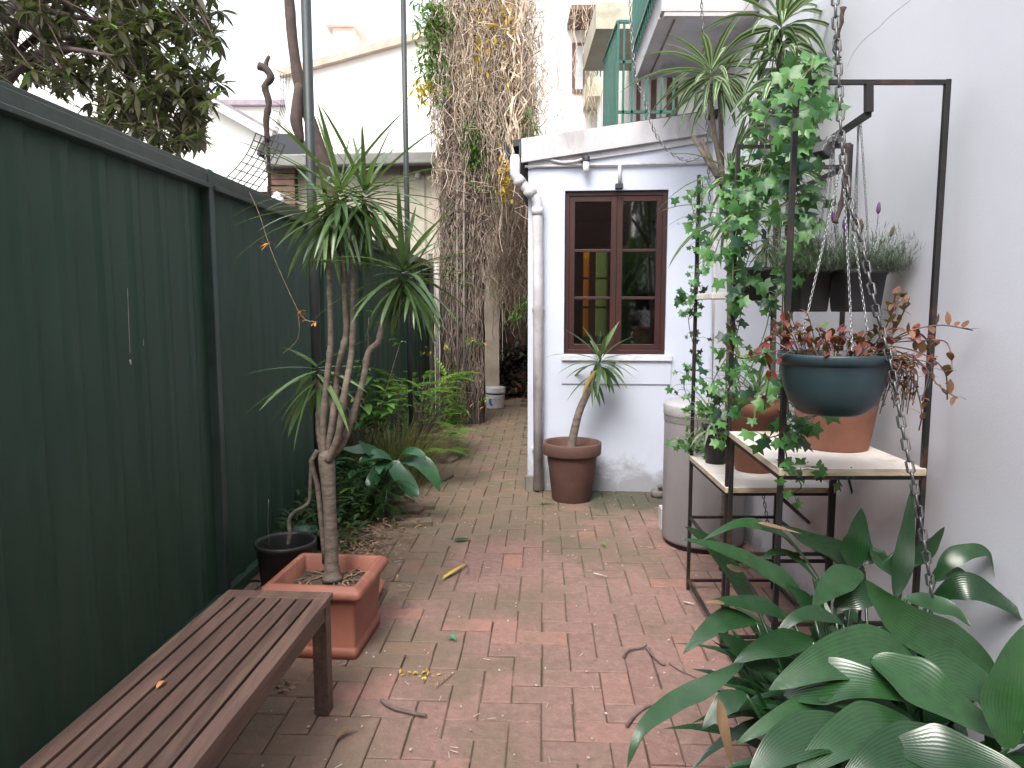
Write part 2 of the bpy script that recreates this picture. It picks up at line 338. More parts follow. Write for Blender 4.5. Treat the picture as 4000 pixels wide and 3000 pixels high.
def thing(name, label, cat, loc=(0, 0, 0), rz=0, group=None):
    o = bpy.data.objects.new(name, None); COL.objects.link(o); o.location = loc; o.rotation_euler = (0, 0, rz)
    o.empty_display_size = .1; o['label'] = label; o['category'] = cat
    if group: o['group'] = group
    WM[o.name] = Matrix.Translation(loc) @ Matrix.Rotation(rz, 4, 'Z'); return o
def bez(ps, n):
    """Catmull-Rom through ps, n samples per span"""
    ps = [Vector(p) for p in ps]; out = []
    for i in range(len(ps) - 1):
        a, b, c, d = ps[max(i - 1, 0)], ps[i], ps[i + 1], ps[min(i + 2, len(ps) - 1)]
        for k in range(n):
            t = k / n; out.append(.5 * ((2 * b) + (c - a) * t + (2 * a - 5 * b + 4 * c - d) * t * t + (3 * b - a - 3 * c + d) * t ** 3))
    out.append(ps[-1]); return out
def chain(mb, pts, ll, r, wd=None):
    pts = [Vector(p) for p in pts]; seg = []; tot = 0
    for a, b in zip(pts, pts[1:]): seg.append((tot, a, b)); tot += (b - a).length
    n = max(2, int(tot / (ll * .78))); wd = wd or ll * .55
    for i in range(n):
        s_ = (i + .5) / n * tot
        for s0, a, b in seg:
            if s0 <= s_ <= s0 + (b - a).length + 1e-6: break
        T = (b - a).normalized(); c = a + T * (s_ - s0); U = V(1, 0, 0) if abs(T.x) < .9 else V(0, 0, 1)
        S = T.cross(U).normalized(); S = (Matrix.Rotation((.4 if i % 2 else .4 + PI / 2), 3, T) @ S)
        hl, hw = ll / 2 - r, wd / 2 - r; loop = []
        for k in range(8):
            an = 2 * PI * (k + .5) / 8; cx, cy = math.cos(an), math.sin(an)
            loop.append(c + T * (math.copysign(hl - hw * .5, cy) * (1 if abs(cy) > .1 else 0) + cy * hw * .6) + S * (cx * hw))
        k0 = len(mb.v)
        for k in range(8):
            Tt = (loop[(k + 1) % 8] - loop[k - 1]).normalized(); Nn = T.cross(S).normalized(); Bb = Tt.cross(Nn)
            mb.add([loop[k] + Nn * r * q[0] + Bb * r * q[1] for q in ((1, 0), (0, 1), (-1, 0), (0, -1))])
        for k in range(8):
            for j in range(4): mb.face([k0 + k * 4 + j, k0 + k * 4 + (j + 1) % 4, k0 + (k + 1) % 8 * 4 + (j + 1) % 4, k0 + (k + 1) % 8 * 4 + j], sm=True)
def rv(s=1): return V(R.uniform(-1, 1), R.uniform(-1, 1), R.uniform(-1, 1)) * s
#@@SETTING
# ================================================================== SETTING
YAW = -.045                                      # the courtyard runs slightly right of the view axis
def wallx(Y): return 1.31 + .05 * Y
mb = MB(); mb.face([mb.add([V(-90, -60, -.09), V(90, -60, -.09), V(90, 120, -.09), V(-90, 120, -.09)]) + i for i in range(4)])
mb.build('ground', M['concrete'], kind='structure')
mb = MB(); mb.b2(-1.6, 1.9, -2, 15, -.08, -.0115); mb.build('bedding_sand', surf('joint_sand', (.13, .095, .065), (.09, .08, .04), 9, .95, bump=.004, c3=(.045, .06, .02), s3=3), kind='structure')
# herringbone pavers
mb = MB(); U = .119; ca, sa = math.cos(YAW), math.sin(YAW)
def chbox(mb, cx, cy, sx, sy, z, ang, tilt, t):
    ch = .004; vs = []
    for (hx, hy, hz) in ((sx / 2, sy / 2, -.05), (sx / 2, sy / 2, -ch), (sx / 2 - ch, sy / 2 - ch, 0)):
        for a, b in ((-1, -1), (1, -1), (1, 1), (-1, 1)):
            x, y = a * hx + R.uniform(-.0012, .0012), b * hy + R.uniform(-.0012, .0012)
            vs.append(V(cx + x * math.cos(ang) - y * math.sin(ang), cy + x * math.sin(ang) + y * math.cos(ang), z + hz + x * tilt[0] + y * tilt[1]))
    k = mb.add(vs)
    for q in range(2):
        for j in range(4): mb.face([k + q * 4 + j, k + q * 4 + (j + 1) % 4, k + q * 4 + 4 + (j + 1) % 4, k + q * 4 + 4 + j], t=t)
    mb.face([k + 8 + j for j in range(4)], t=t)
for i in range(-16, 20):
    for j in range(0, 124):
        m4 = (i - j) % 4
        if m4 == 0: cx, cy, sx, sy = i + 1, j + .5, 2, 1
        elif m4 == 3: cx, cy, sx, sy = i + .5, j + 1, 1, 2
        else: continue
        x0, y0 = cx * U, cy * U + .3
        X, Y = x0 * ca - y0 * sa + R.uniform(-.002, .002), x0 * sa + y0 * ca
        if X < -1.53 or X > wallx(Y) + .1 or (Y > 6 and (X > .2)) or Y > 14.6: continue
        if 3.9 < Y < 9.3 and X < -1.0 + .13 * mnoise.noise(V(0, Y * 2, 0)): continue
        g = .0022; tt = R.random() * .9
        if R.random() < .05: tt = R.uniform(.9, 1)
        und = .012 * mnoise.noise(V(X * .9, Y * .9, 3))
        chbox(mb, X, Y, sx * U - g * 2, sy * U - g * 2, R.uniform(-.003, .003) + und, YAW * -1 * -1 + R.uniform(-.008, .008), (R.uniform(-.007, .007), R.uniform(-.007, .007)), tt)
mb.build('brick_paving', M['paver'], kind='structure')
mb = MB(); n = 60
k0 = mb.add([V(-1.62 + .74 * j / 8 * (1 + .1 * math.sin(i)), 3.75 + 5.7 * i / n, .02 + .035 * mnoise.noise(V(j * .6, i * .5, 1)) - (.06 if j == 8 else 0)) for i in range(n + 1) for j in range(9)])
for i in range(n):
    for j in range(8): mb.face([k0 + i * 9 + j, k0 + i * 9 + j + 1, k0 + i * 9 + j + 10, k0 + i * 9 + j + 9], sm=True)
mb.build('garden_soil', M['soil'], kind='structure')
# ---- brick edging of the bed: separate loose bricks
for i, (px, py, rz, tt) in enumerate(((1560, 1965, .3, .62), (1640, 1985, .15, .7), (1590, 1998, -.2, .98), (1625, 2050, .1, .2), (1760, 1800, 1.3, .5), (1730, 1870, 1.2, .3))):
    p = on(px, py); mb = MB(); chbox(mb, p.x, p.y, .225, .108, .035 - .006 * (i % 3), rz, (.03, .02), tt)
    mb.build('edging_brick', M['paver'], loc=p, cat='brick', group='loose bricks edging the garden bed', label=(
        'dusky red brick nearest the broad-leaved plant at the bed edge', 'pinkish loose brick right beside the dusky bed edge brick', 'orange-red edging brick tipped over dry leaves',
        'dark brick lying lowest along the garden bed edge', 'brick edging the bed under the ferny shrub', 'brown brick edging the bed below the grass clump')[i])
# ================================================================== RIGHT WHITE HOUSE
wh = thing('white_house', 'tall white rendered house wall along the right side with an overhanging balcony', 'house', (wallx(3), 3, 0))
y0, y1 = -3.0, 5.86; mb = MB()
a, b = V(wallx(y0), y0, -.2), V(wallx(y1), y1, -.2); h = V(0, 0, 8.2); r = V(5, -.25, 0)
k = mb.add([a, b, b + r, a + r, a + h, b + h, b + r + h, a + r + h])
for q in ((1, 0, 4, 5), (2, 1, 5, 6), (3, 2, 6, 7), (0, 3, 7, 4), (4, 7, 6, 5)): mb.face([k + i for i in q])
mb.build('wall', M['white'], wh)
mb = MB(); cp = [at(3100, 300, 3.9), at(3150, 250, 3.9)]
def wallpt(px, py, off=.0):
    d = ray(px, py); tt = (1.31 - off) / (d.x - .05 * d.y); return V(0, 0, H) + d * tt
mb.tube(bez([wallpt(*q) for q in ((3310, 260), (3335, 205), (3380, 150), (3430, 110), (3480, 60), (3550, 5), (3600, -40))], 3), .0008, 4)
mb.build('crack', surf('crack_dark', (.34, .33, .35), None, 9), wh)
# balcony: floor slab, fascia, soffit trim
bz = 3.35; B0 = V(.93, 4.6, bz); B1 = V(.99, 5.86, bz)
mb = MB(); k = mb.add([B0, V(wallx(4.6), 4.6, bz), V(wallx(5.86), 5.86, bz), B1] + [q + V(0, 0, .32) for q in (B0, V(wallx(4.6), 4.6, bz), V(wallx(5.86), 5.86, bz), B1)])
for q in ((0, 3, 2, 1), (4, 5, 6, 7), (0, 1, 5, 4), (2, 3, 7, 6), (3, 0, 4, 7)): mb.face([k + i for i in q])
bal = mb.build('balcony', M['fascia'], wh)
mb = MB(); mb.bar(B0 + V(.13, .02, -.012), B1 + V(.13, -.02, -.012), .05, .024); mb.bar(B0 + V(.02, .03, -.014), V(wallx(4.6) - .02, 4.63, bz - .014), .05, .028)
mb.bar(B0 + V(.045, .08, -.008), B1 + V(.045, -.01, -.008), .09, .016)
mb.build('soffit_trim', M['soffit'], bal)
mb = MB()
for i in range(15):
    p = B0.lerp(B1, i / 14) + V(-.03, 0, .1); mb.bar(p, p + V(0, 0, 1.05), .014)
mb.bar(B0 + V(-.03, 0, 1.15), B1 + V(-.03, 0, 1.15), .04, .03); mb.bar(B0 + V(-.03, 0, .18), B1 + V(-.03, 0, .18), .03, .03)
mb.build('railing', M['green_rail'], bal)
mb = MB(); mb.tube([V(wallx(1) - .03, 1.0, 3.43), V(wallx(5.8) - .03, 5.8, 3.39)], .018, 8); mb.tube([V(wallx(1) - .02, 1.0, 3.49), V(wallx(5.8) - .02, 5.8, 3.45)], .009, 6)
mb.build('conduit', M['pole'], wh)
mb = MB(); mb.tube([at(2795, 500, 5.55), at(2790, 1500, 5.55)], .02, 8); mb.tube([at(2822, 400, 5.5), at(2812, 1500, 5.5)], .014, 8)
mb.build('wall_pipe', M['pvc'], wh)
mb = MB(); mb.b2(-9, wallx(-3.4) - .02, -7, -3.4, -.05, 5.0); mb.build('rear_shade_block', M['brick_old'], loc=(0, -3, 0), label='unseen brick house block added behind the viewpoint to shade the courtyard', cat='house')  # unseen house block, added to keep the courtyard in shade
# ================================================================== SHED
SA = -.075; SP = V(.13, 5.78, 0); sdir = V(math.cos(SA), math.sin(SA), 0); snor = V(-sdir.y, sdir.x, 0)
def W(px, py, off=0):
    d = ray(px, py); P = SP + snor * off; tt = ((P - V(0, 0, H)).dot(snor)) / d.dot(snor); q = V(0, 0, H) + d * tt
    return ((q - SP).dot(sdir), q.z)
shed = thing('garden_shed', 'small pale blue-white lean-to with a sloping roof and dark brown window', 'shed', SP, SA)
wx0, wzt = W(2207, 745); wx1, _ = W(2612, 742); _, wzb = W(2400, 1385)
SW = 1.49; SD = 2.6; hz0, hz1 = 2.70, 2.95
def roofz(x): return 2.66 + .13 * x
mb = MB()
def slab(x0, x1, z0, y0=0, y1=.14):
    k = mb.add([V(x, y, z) for x in (x0, x1) for y in (y0, y1) for z in (z0, roofz(x))])
    for q in ((0, 4, 5, 1), (2, 3, 7, 6), (0, 1, 3, 2), (4, 6, 7, 5), (1, 5, 7, 3), (0, 2, 6, 4)): mb.face([k + i for i in q])
slab(0, wx0, -.05); slab(wx1, SW, -.05); slab(wx0, wx1, wzt)
mb.b2(wx0, wx1, 0, .14, -.05, wzb)
# side walls, and a back wall with two tall narrow openings
slab(0, .12, -.05, .14, SD - .1); slab(SW - .1, SW + .1, -.05, .14, SD - .1)
def Wb(px, py): return W(px, py, SD)
o1, o2, o3, o4 = Wb(2288, 0)[0], Wb(2314, 0)[0], Wb(2338, 0)[0], Wb(2386, 0)[0]; oz1 = Wb(2300, 975)[1]; oz0 = Wb(2300, 1312)[1]
slab(0, o1, -.05, SD - .1, SD); slab(o4, SW + .1, -.05, SD - .1, SD); slab(o1, o4, oz1, SD - .1, SD)
mb.b2(o1, o4, SD - .1, SD, -.05, oz0); mb.b2(o2, o3, SD - .1, SD, oz0, oz1)
swall = mb.build('wall', M['shed'], shed, local=True)
mb = MB()
for xx in ((o1, o2), (o3, o4)):
    mb = MB()
    for k in (1, 2): zz = oz0 + (oz1 - oz0) * k / 3; mb.b2(xx[0], xx[1], SD - .07, SD - .04, zz - .012, zz + .012)
    for x_ in xx: mb.b2(x_ - .004, x_ + .004, SD - .075, SD - .035, oz0, oz1)
    bw = mb.build('back_window', M['brown'], shed, local=True)
    mb = MB(); mb.b2(xx[0], xx[1], SD - .03, SD - .026, oz0, oz1); mb.build('blind', M['yblind'] if xx[0] == o1 else M['gblind'], bw, local=True)
mb = MB(); mb.b2(.13, SW - .11, .15, .17, -.05, wzb - .02); mb.b2(.125, .14, .15, SD - .11, 0, 2.5); mb.b2(SW - .13, SW - .105, .15, SD - .11, 0, 2.5); mb.b2(.13, SW - .1, .15, SD - .1, 2.5, 2.53); mb.b2(.13, SW - .1, .15, SD - .1, .0, .03)
mb.b2(.14, o1 - .005, SD - .14, SD - .105, 0, 2.5); mb.b2(o4 + .005, SW - .12, SD - .14, SD - .105, 0, 2.5); mb.b2(o1 - .005, o4 + .005, SD - .14, SD - .105, oz1 + .005, 2.5)
mb.build('lining', M['inner'], shed, local=True)
mb = MB(); k = mb.add([V(x, y, roofz(x) + dz + .14) for x in (-.12, SW + .02) for y in (-.05, SD + .1) for dz in (0, .05)])
for q in ((0, 4, 5, 1), (2, 3, 7, 6), (0, 1, 3, 2), (4, 6, 7, 5), (1, 5, 7, 3), (0, 2, 6, 4)): mb.face([k + i for i in q])
mb.build('roof', M['darkroof'], shed, local=True)
f0, fz0 = W(2036, 541, -.06); _, fz0b = W(2036, 635, -.06); f1, fz1 = W(2768, 434, -.06); _, fz1b = W(2768, 522, -.06)
mb = MB(); k = mb.add([V(x, y, z) for y in (-.06, -.028) for x, z in ((f0, fz0b), (f1, fz1b), (f1, fz1), (f0, fz0))])
for q in ((0, 1, 2, 3), (7, 6, 5, 4), (0, 3, 7, 4), (1, 5, 6, 2), (3, 2, 6, 7), (0, 4, 5, 1)): mb.face([k + i for i in q])
mb.build('fascia', M['fascia'], shed, local=True, bevel=.003)
mb = MB(); k = mb.add([V(x, y, z) for y in (-.024, 0.0) for x, z in ((0.0, fz0b - .04), (SW, fz1b - .04), (SW, fz1 - .05), (0.0, fz0 - .05))])
for q in ((0, 1, 2, 3), (7, 6, 5, 4), (0, 3, 7, 4), (1, 5, 6, 2), (3, 2, 6, 7), (0, 4, 5, 1)): mb.face([k + i for i in q])
mb.build('barge_board', M['fascia'], shed, local=True)
# window
win = MB(); yf = .055; fw = .045
def frame(m_, x0, x1, z0, z1, w_, ya, yb):
    m_.b2(x0, x0 + w_, ya, yb, z0, z1); m_.b2(x1 - w_, x1, ya, yb, z0, z1); m_.b2(x0 + w_, x1 - w_, ya, yb, z0, z0 + w_); m_.b2(x0 + w_, x1 - w_, ya, yb, z1 - w_, z1)
frame(win, wx0 + .002, wx1 - .002, wzb + .002, wzt - .002, .035, .03, .115)
wn = win.build('window', M['brown'], shed, local=True, bevel=.002)
xm = (wx0 + wx1) / 2 + .01
for (xa, xb) in ((wx0 + .037, xm - .001), (xm + .001, wx1 - .037)):
    c = MB(); za, zb = wzb + .037, wzt - .037
    frame(c, xa, xb, za, zb, .045, .04, .08)
    for k in (1, 2): zz = za + .045 + (zb - za - .09) * (k / 3 - .005); c.b2(xa + .045, xb - .045, .045, .075, zz - .011, zz + .011)
    c.build('sash', M['brown'], wn, local=True, bevel=.002)
    g = MB(); g.b2(xa + .04, xb - .04, .058, .061, za + .04, zb - .04); g.build('pane', M['glass'], wn, local=True)
mb = MB(); s0, _ = W(2193, 1395); s1, _ = W(2624, 1395); mb.b2(s0, s1, -.035, .03, wzb - .05, wzb - .001); mb.build('sill', surf('sill_white', (.66, .68, .74), None, 5, .45), shed, local=True, bevel=.006)
_, za = W(2400, 1500); mb = MB(); mb.b2(s0 + .005, s1 - .005, -.012, .0, za, wzb - .05); mb.build('apron', M['shed'], shed, local=True, bevel=.003)
# gutter at the left eave, seen end-on, running back
mb = MB(); gx0, gz = W(1972, 610, -.06); gx1, gzt = W(2034, 556, -.06)
prof = [(gx1, gzt), (gx1, gz), (gx0 + .03, gz), (gx0, gz + .04), (gx0, gzt + .01), (gx0 + .012, gzt + .01), (gx0 + .012, gz + .045), (gx0 + .035, gz + .012), (gx1 - .012, gz + .012), (gx1 - .012, gzt)]
k = mb.add([V(x, y, z) for y in (-.07, SD + .1) for x, z in prof]); n = len(prof)
for j in range(n): mb.face([k + j, k + (j + 1) % n, k + n + (j + 1) % n, k + n + j])
mb.face([k + j for j in (0, 1, 2, 3, 4, 5, 6, 7, 8, 9)]); mb.build('gutter', surf('gutter_green', (.05, .08, .075), (.08, .08, .08), 8, .5), shed, local=True)
mb = MB()
def Lp(px, py, off): x, z = W(px, py, off); return V(x, off, z)
pts = [Lp(2012, 610, -.045), Lp(2012, 680, -.07), Lp(2022, 700, -.09), Lp(2080, 760, -.07), Lp(2098, 785, -.06), Lp(2100, 830, -.055), Lp(2102, 1100, -.055), Lp(2103, 1912, -.055)]
mb.tube(pts, .041, 16)
for a, b in ((2, 3),):
    T = (pts[b] - pts[a]); mb.tube([pts[a] - T * .05, pts[a] + T * .3], .047, 16); mb.tube([pts[a] + T * .62, pts[b] + T * .05], .047, 16)
mb.tube([pts[5] + V(0, 0, .04), pts[5] - V(0, 0, .02)], .047, 16)
mb.build('downpipe', M['pvc'], shed, local=True)
for zz in (.35, 1.5): mb = MB(); mb.b2(pts[6].x - .05, pts[6].x + .05, -.06, 0.0, zz, zz + .02); mb.build('pipe_bracket', M['pvc'], shed, local=True)
mb = MB(); c0 = Lp(2050, 650, -.02); c1 = Lp(2885, 634, -.02); mb.tube([c0, c1], .011, 8); mb.tube([Lp(2421, 640, -.02), Lp(2421, 715, -.02)], .014, 8)
mb.tube(bez([Lp(2130, 616, -.03), Lp(2165, 628, -.035), Lp(2200, 634, -.04), Lp(2250, 630, -.06), Lp(2275, 622, -.08)], 4), .012, 8)
mb.build('conduit', M['pvc'], shed, local=True)
mb = MB(); q = Lp(2418, 728, -.02); mb.box(q, (.06, .05, .04)); mb.build('junction_box', M['darkroof'], shed, local=True, bevel=.004)
mb = MB(); q = Lp(2290, 625, -.08); mb.box(q + V(-.015, .03, .012), (.05, .06, .045)); mb.tube([q + V(0, 0, .025), q + V(.005, -.01, -.015)], .026, 12); lh = mb.build('lamp', M['darkroof'], shed, local=True, bevel=.003)
mb = MB(); mb.lathe([(.0, -.095), (.012, -.093), (.024, -.075), (.027, -.05), (.026, -.02), (.024, -.01)], q, 16); mb.build('bulb', M['bulb'], lh, local=True)
mb = MB()
for px, w_ in ((2085, .05),): x, _ = W(px, 1900); mb.box((x - .04, -.03, .06), (.06, .05, .13), .3)
mb.build('broken_render', M['concrete'], shed, local=True)
# things seen through the shed: a yellow panel and greenery outside, behind it
def Wo(px, py, off):
    x, z = W(px, py, off); return SP + sdir * x + snor * off + V(0, 0, z)
p = Wo(2296, 1310, 3.3); mb = MB(); mb.box(V(p.x, p.y, 1.15), (.14, .04, 2.0), 0); mb.build('yellow_panel', M['yellow'], loc=(p.x, p.y, 0), label='yellow upright panel seen through the left sash of the shed window', cat='panel', bevel=.004)
p = Wo(2362, 1310, 3.5); mb = MB()
for i in range(260):
    q = V(p.x + R.gauss(.05, .11), p.y + R.gauss(0, .07), R.uniform(.2, 2.3)); mb.leaf(q, rv() + V(0, -.3, 0), .09, .045, .4, 2)
mb.tube([V(p.x, p.y, -.05), V(p.x, p.y, 2.2)], .015, 6); mb.build('shrub', M['bright'], loc=(p.x, p.y, 0), label='pale green shrub seen through the shed window right of the yellow panel', cat='shrub')
#@@FENCE
# ================================================================== FENCE
fence = thing('metal_fence', 'tall dark green corrugated metal fence running the whole left side', 'fence', (-1.5, 3.4, 0))
def fx(Y): return -1.588 + .029 * (Y - .2)
fz = 2.15
def sheet(a, b, z0, z1, pitch=.21, dep=.010):
    a = Vector(a); b = Vector(b); T = (b - a); Ln = T.length; T.normalize(); Nn = V(T.y, -T.x, 0); prof = []; s_ = 0
    pat = ((0, 0), (.03, .0), (.05, .45), (.065, 1), (.105, 1), (.12, .45), (.14, 0), (.17, 0))
    while s_ < Ln:
        for q, h in pat:
            if s_ + q < Ln: prof.append((s_ + q, h * dep))
        s_ += pitch
    prof.append((Ln, 0)); mb = MB(); zs = [z0 + (z1 - z0) * i / 4 for i in range(5)]
    k = mb.add([a + T * s1 + Nn * (h + .003 * mnoise.noise(V(s1 * 1.5, z * 1.3, a.y))) + V(0, 0, z) for z in zs for s1, h in prof]); n = len(prof)
    for r_ in range(4):
        for i in range(n - 1): mb.face([k + r_ * n + i, k + r_ * n + i + 1, k + r_ * n + n + i + 1, k + r_ * n + n + i])
    return mb
pts = [(-1.6, -.9), (fx(1.1), 1.1), (fx(3.47), 3.47), (fx(5.3), 5.3), (-1.40, 6.5), (-1.275, 8.27), (-1.15, 10.0)]
pts[0] = (fx(-1.2), -1.2)
for (xa, ya), (xb, yb) in zip(pts, pts[1:]):
    sheet((xa, ya, 0), (xb, yb, 0), .02, fz - .05).build('panel', M['fence'], fence)
    T = V(xb - xa, yb - ya, 0).normalized(); Nn = V(T.y, -T.x, 0); a, b = V(xa, ya, 0), V(xb, yb, 0); mb = MB()
    o_ = Nn * .016
    mb.bar(a + T * .027 + o_ + V(0, 0, fz - .035), b - T * .027 + o_ + V(0, 0, fz - .035), .05, .075)
    mb.bar(a + T * .027 + Nn * .016 + V(0, 0, fz + .012), b - T * .027 + Nn * .016 + V(0, 0, fz + .012), .034, .018)
    mb.bar(a + T * .027 + Nn * .05 + V(0, 0, fz - .062), b - T * .027 + Nn * .05 + V(0, 0, fz - .062), .014, .022)
    mb.build('top_rail', M['fence_rail'], fence, bevel=.003)
    mb = MB(); mb.bar(a + T * .027 + o_ + V(0, 0, .03), b - T * .027 + o_ + V(0, 0, .03), .05, .07); mb.build('bottom_rail', M['fence'], fence, bevel=.003)
for i, (xa, ya) in enumerate(pts):
    j = min(i, len(pts) - 2); T = V(pts[j + 1][0] - pts[j][0], pts[j + 1][1] - pts[j][1], 0).normalized(); Nn = V(T.y, -T.x, 0); mb = MB()
    p = V(xa, ya, 0) + Nn * .022; mb.bar(p + V(0, 0, -.1), p + V(0, 0, fz + .02), .05, .05, up=T); mb.build('post', M['fence_rail'] if i < 3 else M['fence'], fence, bevel=.004)
# grey steel post and white pipe at the end of the fence
p = on(1690, 1625); mb = MB(); tp_ = at(1683, 995, p.y); mb.bar((p.x, p.y - .06, -.1), (tp_.x, p.y - .06, tp_.z), .055, .045, up=(0, 1, 0)); mb.bar((tp_.x, p.y - .06, tp_.z), (tp_.x, p.y - .06, tp_.z + .012), .07, .06, up=(0, 1, 0))
mb.build('steel_post', M['timber_grey'], loc=(p.x, p.y, 0), label='grey square post standing at the far end of the green fence', cat='post', bevel=.003)
mb = MB(); a = at(1704, 1030, p.y - .05); mb.tube([(a.x, a.y, -.05), a], .026, 12); mb.build('white_pipe', M['pvc'], loc=(a.x, a.y, 0), label='upright white pipe beside the grey post at the far fence end', cat='pipe')
# tall poles
b = on(1258, 2150); mb = MB(); tt = at(1195, 0, b.y); tt2 = b + (tt - b) * 1.25
mb.tube([b - V(0, 0, .1), tt2], .029, 14)
mb.build('tall_pole', M['pole'], loc=b, label='thick dark steel pole rising behind the square terracotta planter', cat='pole')
b = on(1608, 1830); mb = MB(); tt = at(1575, 0, b.y); mb.tube([b - V(0, 0, .1), b + (tt - b) * 1.2], .024, 12)
mb.build('tall_pole', M['pole'], loc=b, label='thinner grey pole rising out of the ferny bed in front of the cream outhouse', cat='pole')
# ================================================================== OUTHOUSE behind the fence
OY = 10.6; oh = thing('outhouse', 'cream outhouse with a grey gutter standing behind the far fence', 'outhouse', (-2.2, OY, 0))
a, b = at(1150, 700, OY), at(1715, 700, OY); zt = at(1400, 630, OY).z
mb = MB(); mb.b2(a.x, b.x, OY, OY + 2.4, -.05, zt)
mb.build('wall', M['cream'], oh)
mb = MB()
for px in (1440, 1585, 1660): x = at(px, 800, OY).x; mb.b2(x - .012, x + .012, OY - .012, OY, .3, zt - .15)
x0, z0 = at(1465, 890, OY).x, at(1465, 890, OY).z; mb.b2(x0, x0 + .42, OY - .03, OY, z0 - .12, z0)
mb.build('batten', surf('batten', (.34, .31, .25), None, 5), oh)
mb = MB(); mb.b2(b.x - .10, b.x + .02, OY - .05, OY - .004, -.05, zt); mb.build('corner_board', surf('corner_board', (.52, .44, .37), (.40, .32, .27), 4, .7, c3=(.3, .25, .2)), oh)
g0, g1 = at(1250, 610, OY - .25), at(1608, 598, OY - .25)
mb = MB(); mb.bar(at(1040, 632, OY - .28), at(1700, 618, OY - .28), .16, .17); mb.build('gutter', M['gutter'], oh, bevel=.02)
mb = MB(); mb.bar(at(1050, 648, OY - .1), at(1715, 630, OY - .1), .34, .03); mb.bar(at(1300, 668, OY - .04), at(1700, 664, OY - .04), .06, .10); mb.build('eave', M['timber_grey'], oh)
mb = MB(); q0, q1 = at(1715, 600, OY - .26), at(1715, 640, OY - .26); mb.box((q0.x + .02, OY - .26, (q0.z + q1.z) / 2 + .02), (.09, .2, .26)); mb.build('gutter_end', M['brown_far'], oh, bevel=.01)
# dark bullnose roof end
mb = MB(); c = at(1137, 622, OY); rr = .375; n = 14
for s_ in (0, 1):
    mb.add([V(c.x + rr * 1.05 * math.cos(PI - PI * i / n), OY - .3 + s_ * 2.2, c.z + rr * .78 * math.sin(PI * i / n)) for i in range(n + 1)])
for i in range(n): mb.face([i, i + 1, n + 2 + i, n + 1 + i], sm=True)
mb.face(list(range(n + 1))[::-1]); mb.face([n + 1 + i for i in range(n + 1)]); mb.build('bullnose_roof', M['darkroof'], oh)
q = at(1632, 683, OY - .06); mb = MB(); mb.lathe([(.0, -.05), (.04, -.05), (.045, .03), (.02, .05), (0, .05)], q, 14); mb.build('lamp', M['pvc'], oh)
# ruined brick pier with stepped courses
mb = MB(); Yr = OY - .15; zc = at(1100, 700, Yr)
for i in range(13):
    z = 2.45 + i * .088; xl = at(1042 + max(0, (9 - i)) * 9 + (i % 3) * 5, 700, Yr).x; xr = at(1152, 700, Yr).x
    mb.box(((xl + xr) / 2, Yr + .1 + (i % 2) * .02, z), (xr - xl, .26, .078), t=R.random())
mb.b2(at(1100, 0, Yr).x, at(1150, 0, Yr).x, Yr, Yr + .2, -.05, 2.42)
mb.build('brick_pier', M['brick_old'], loc=(zc.x, Yr, 0), label='crumbling dark brick pier with stepped edge left of the cream outhouse', cat='brick pier', bevel=.006)
mb = MB(); q = at(1082, 785, 8.6); mb.lathe([(0, -.085), (.05, -.07), (.085, -.02), (.08, .03), (.05, .06), (.035, .07), (.03, .10), (0, .10)], q, 18)
mb.tube([q + V(0, 0, .1), q + V(.02, .5, .1), q + V(.2, 1.9, .0)], .012, 6)
mb.build('globe_lamp', M['bulb'], loc=q, label='round clear glass lamp globe just above the fence beside the pole', cat='lamp')
# low pale wall/roof strip left of it
mb = MB(); a, b = at(930, 742, 11.5), at(1140, 742, 11.5); mb.b2(a.x - 4, b.x, 11.4, 11.7, -.05, a.z - .05); o = mb.build('low_wall', M['brick_old'], loc=(a.x, 11.5, 0), label='low brown garden wall with a white coping beyond the fence', cat='wall')
mb = MB(); mb.b2(a.x - 4, b.x + .02, 11.33, 11.77, a.z - .05, a.z + .03); mb.build('coping', M['far_white'], o)
# ================================================================== FAR BUILDINGS
FY = 17.0; fh = thing('gabled_house', 'big blank white painted house with a sloping verge and a chimney behind', 'house', (0, FY, 0))
def poly(mb, pts, Y0, Y1, t=.5):
    n = len(pts); k = mb.add([V(x, Y0, z) for x, z in pts] + [V(x, Y1, z) for x, z in pts])
    mb.face([k + i for i in range(n)]); mb.face([k + n + i for i in range(n)][::-1])
    for i in range(n): mb.face([k + (i + 1) % n, k + i, k + n + i, k + n + (i + 1) % n])
def xz(px, py, Y): q = at(px, py, Y); return (q.x, q.z)
L0 = at(1112, 305, FY); L1 = at(1640, 162, FY); sl_ = (L1.z - L0.z) / (L1.x - L0.x); X2 = at(2060, 0, FY).x; X3 = at(2720, 0, FY).x
mb = MB(); poly(mb, [(L0.x, -.1), (X2, -.1), (X2, L0.z + sl_ * (X2 - L0.x)), (L0.x, L0.z)], FY, FY + 7); mb.build('wall', M['far_white'], fh)
mb = MB(); mb.bar((L0.x - .1, FY - .08, L0.z + .06), (X2, FY - .08, L0.z + sl_ * (X2 - L0.x) + .08), .2, .16, up=(0, 0, 1)); mb.build('verge', surf('verge', (.48, .38, .31), None, 4), fh)
c0 = at(1355, 160, 20); mb = MB(); mb.b2(c0.x - .34, c0.x + .26, 19.8, 20.8, 6, at(0, 118, 20).z); zc = at(0, 118, 20).z
mb.b2(c0.x - .5, c0.x + .4, 19.66, 20.94, zc, zc + .16); mb.b2(c0.x - .44, c0.x + .34, 19.7, 20.9, zc + .16, zc + .34); mb.b2(c0.x - .28, c0.x + .2, 19.9, 20.7, zc + .34, zc + .55)
mb.build('chimney', M['chimney'], fh, bevel=.02)
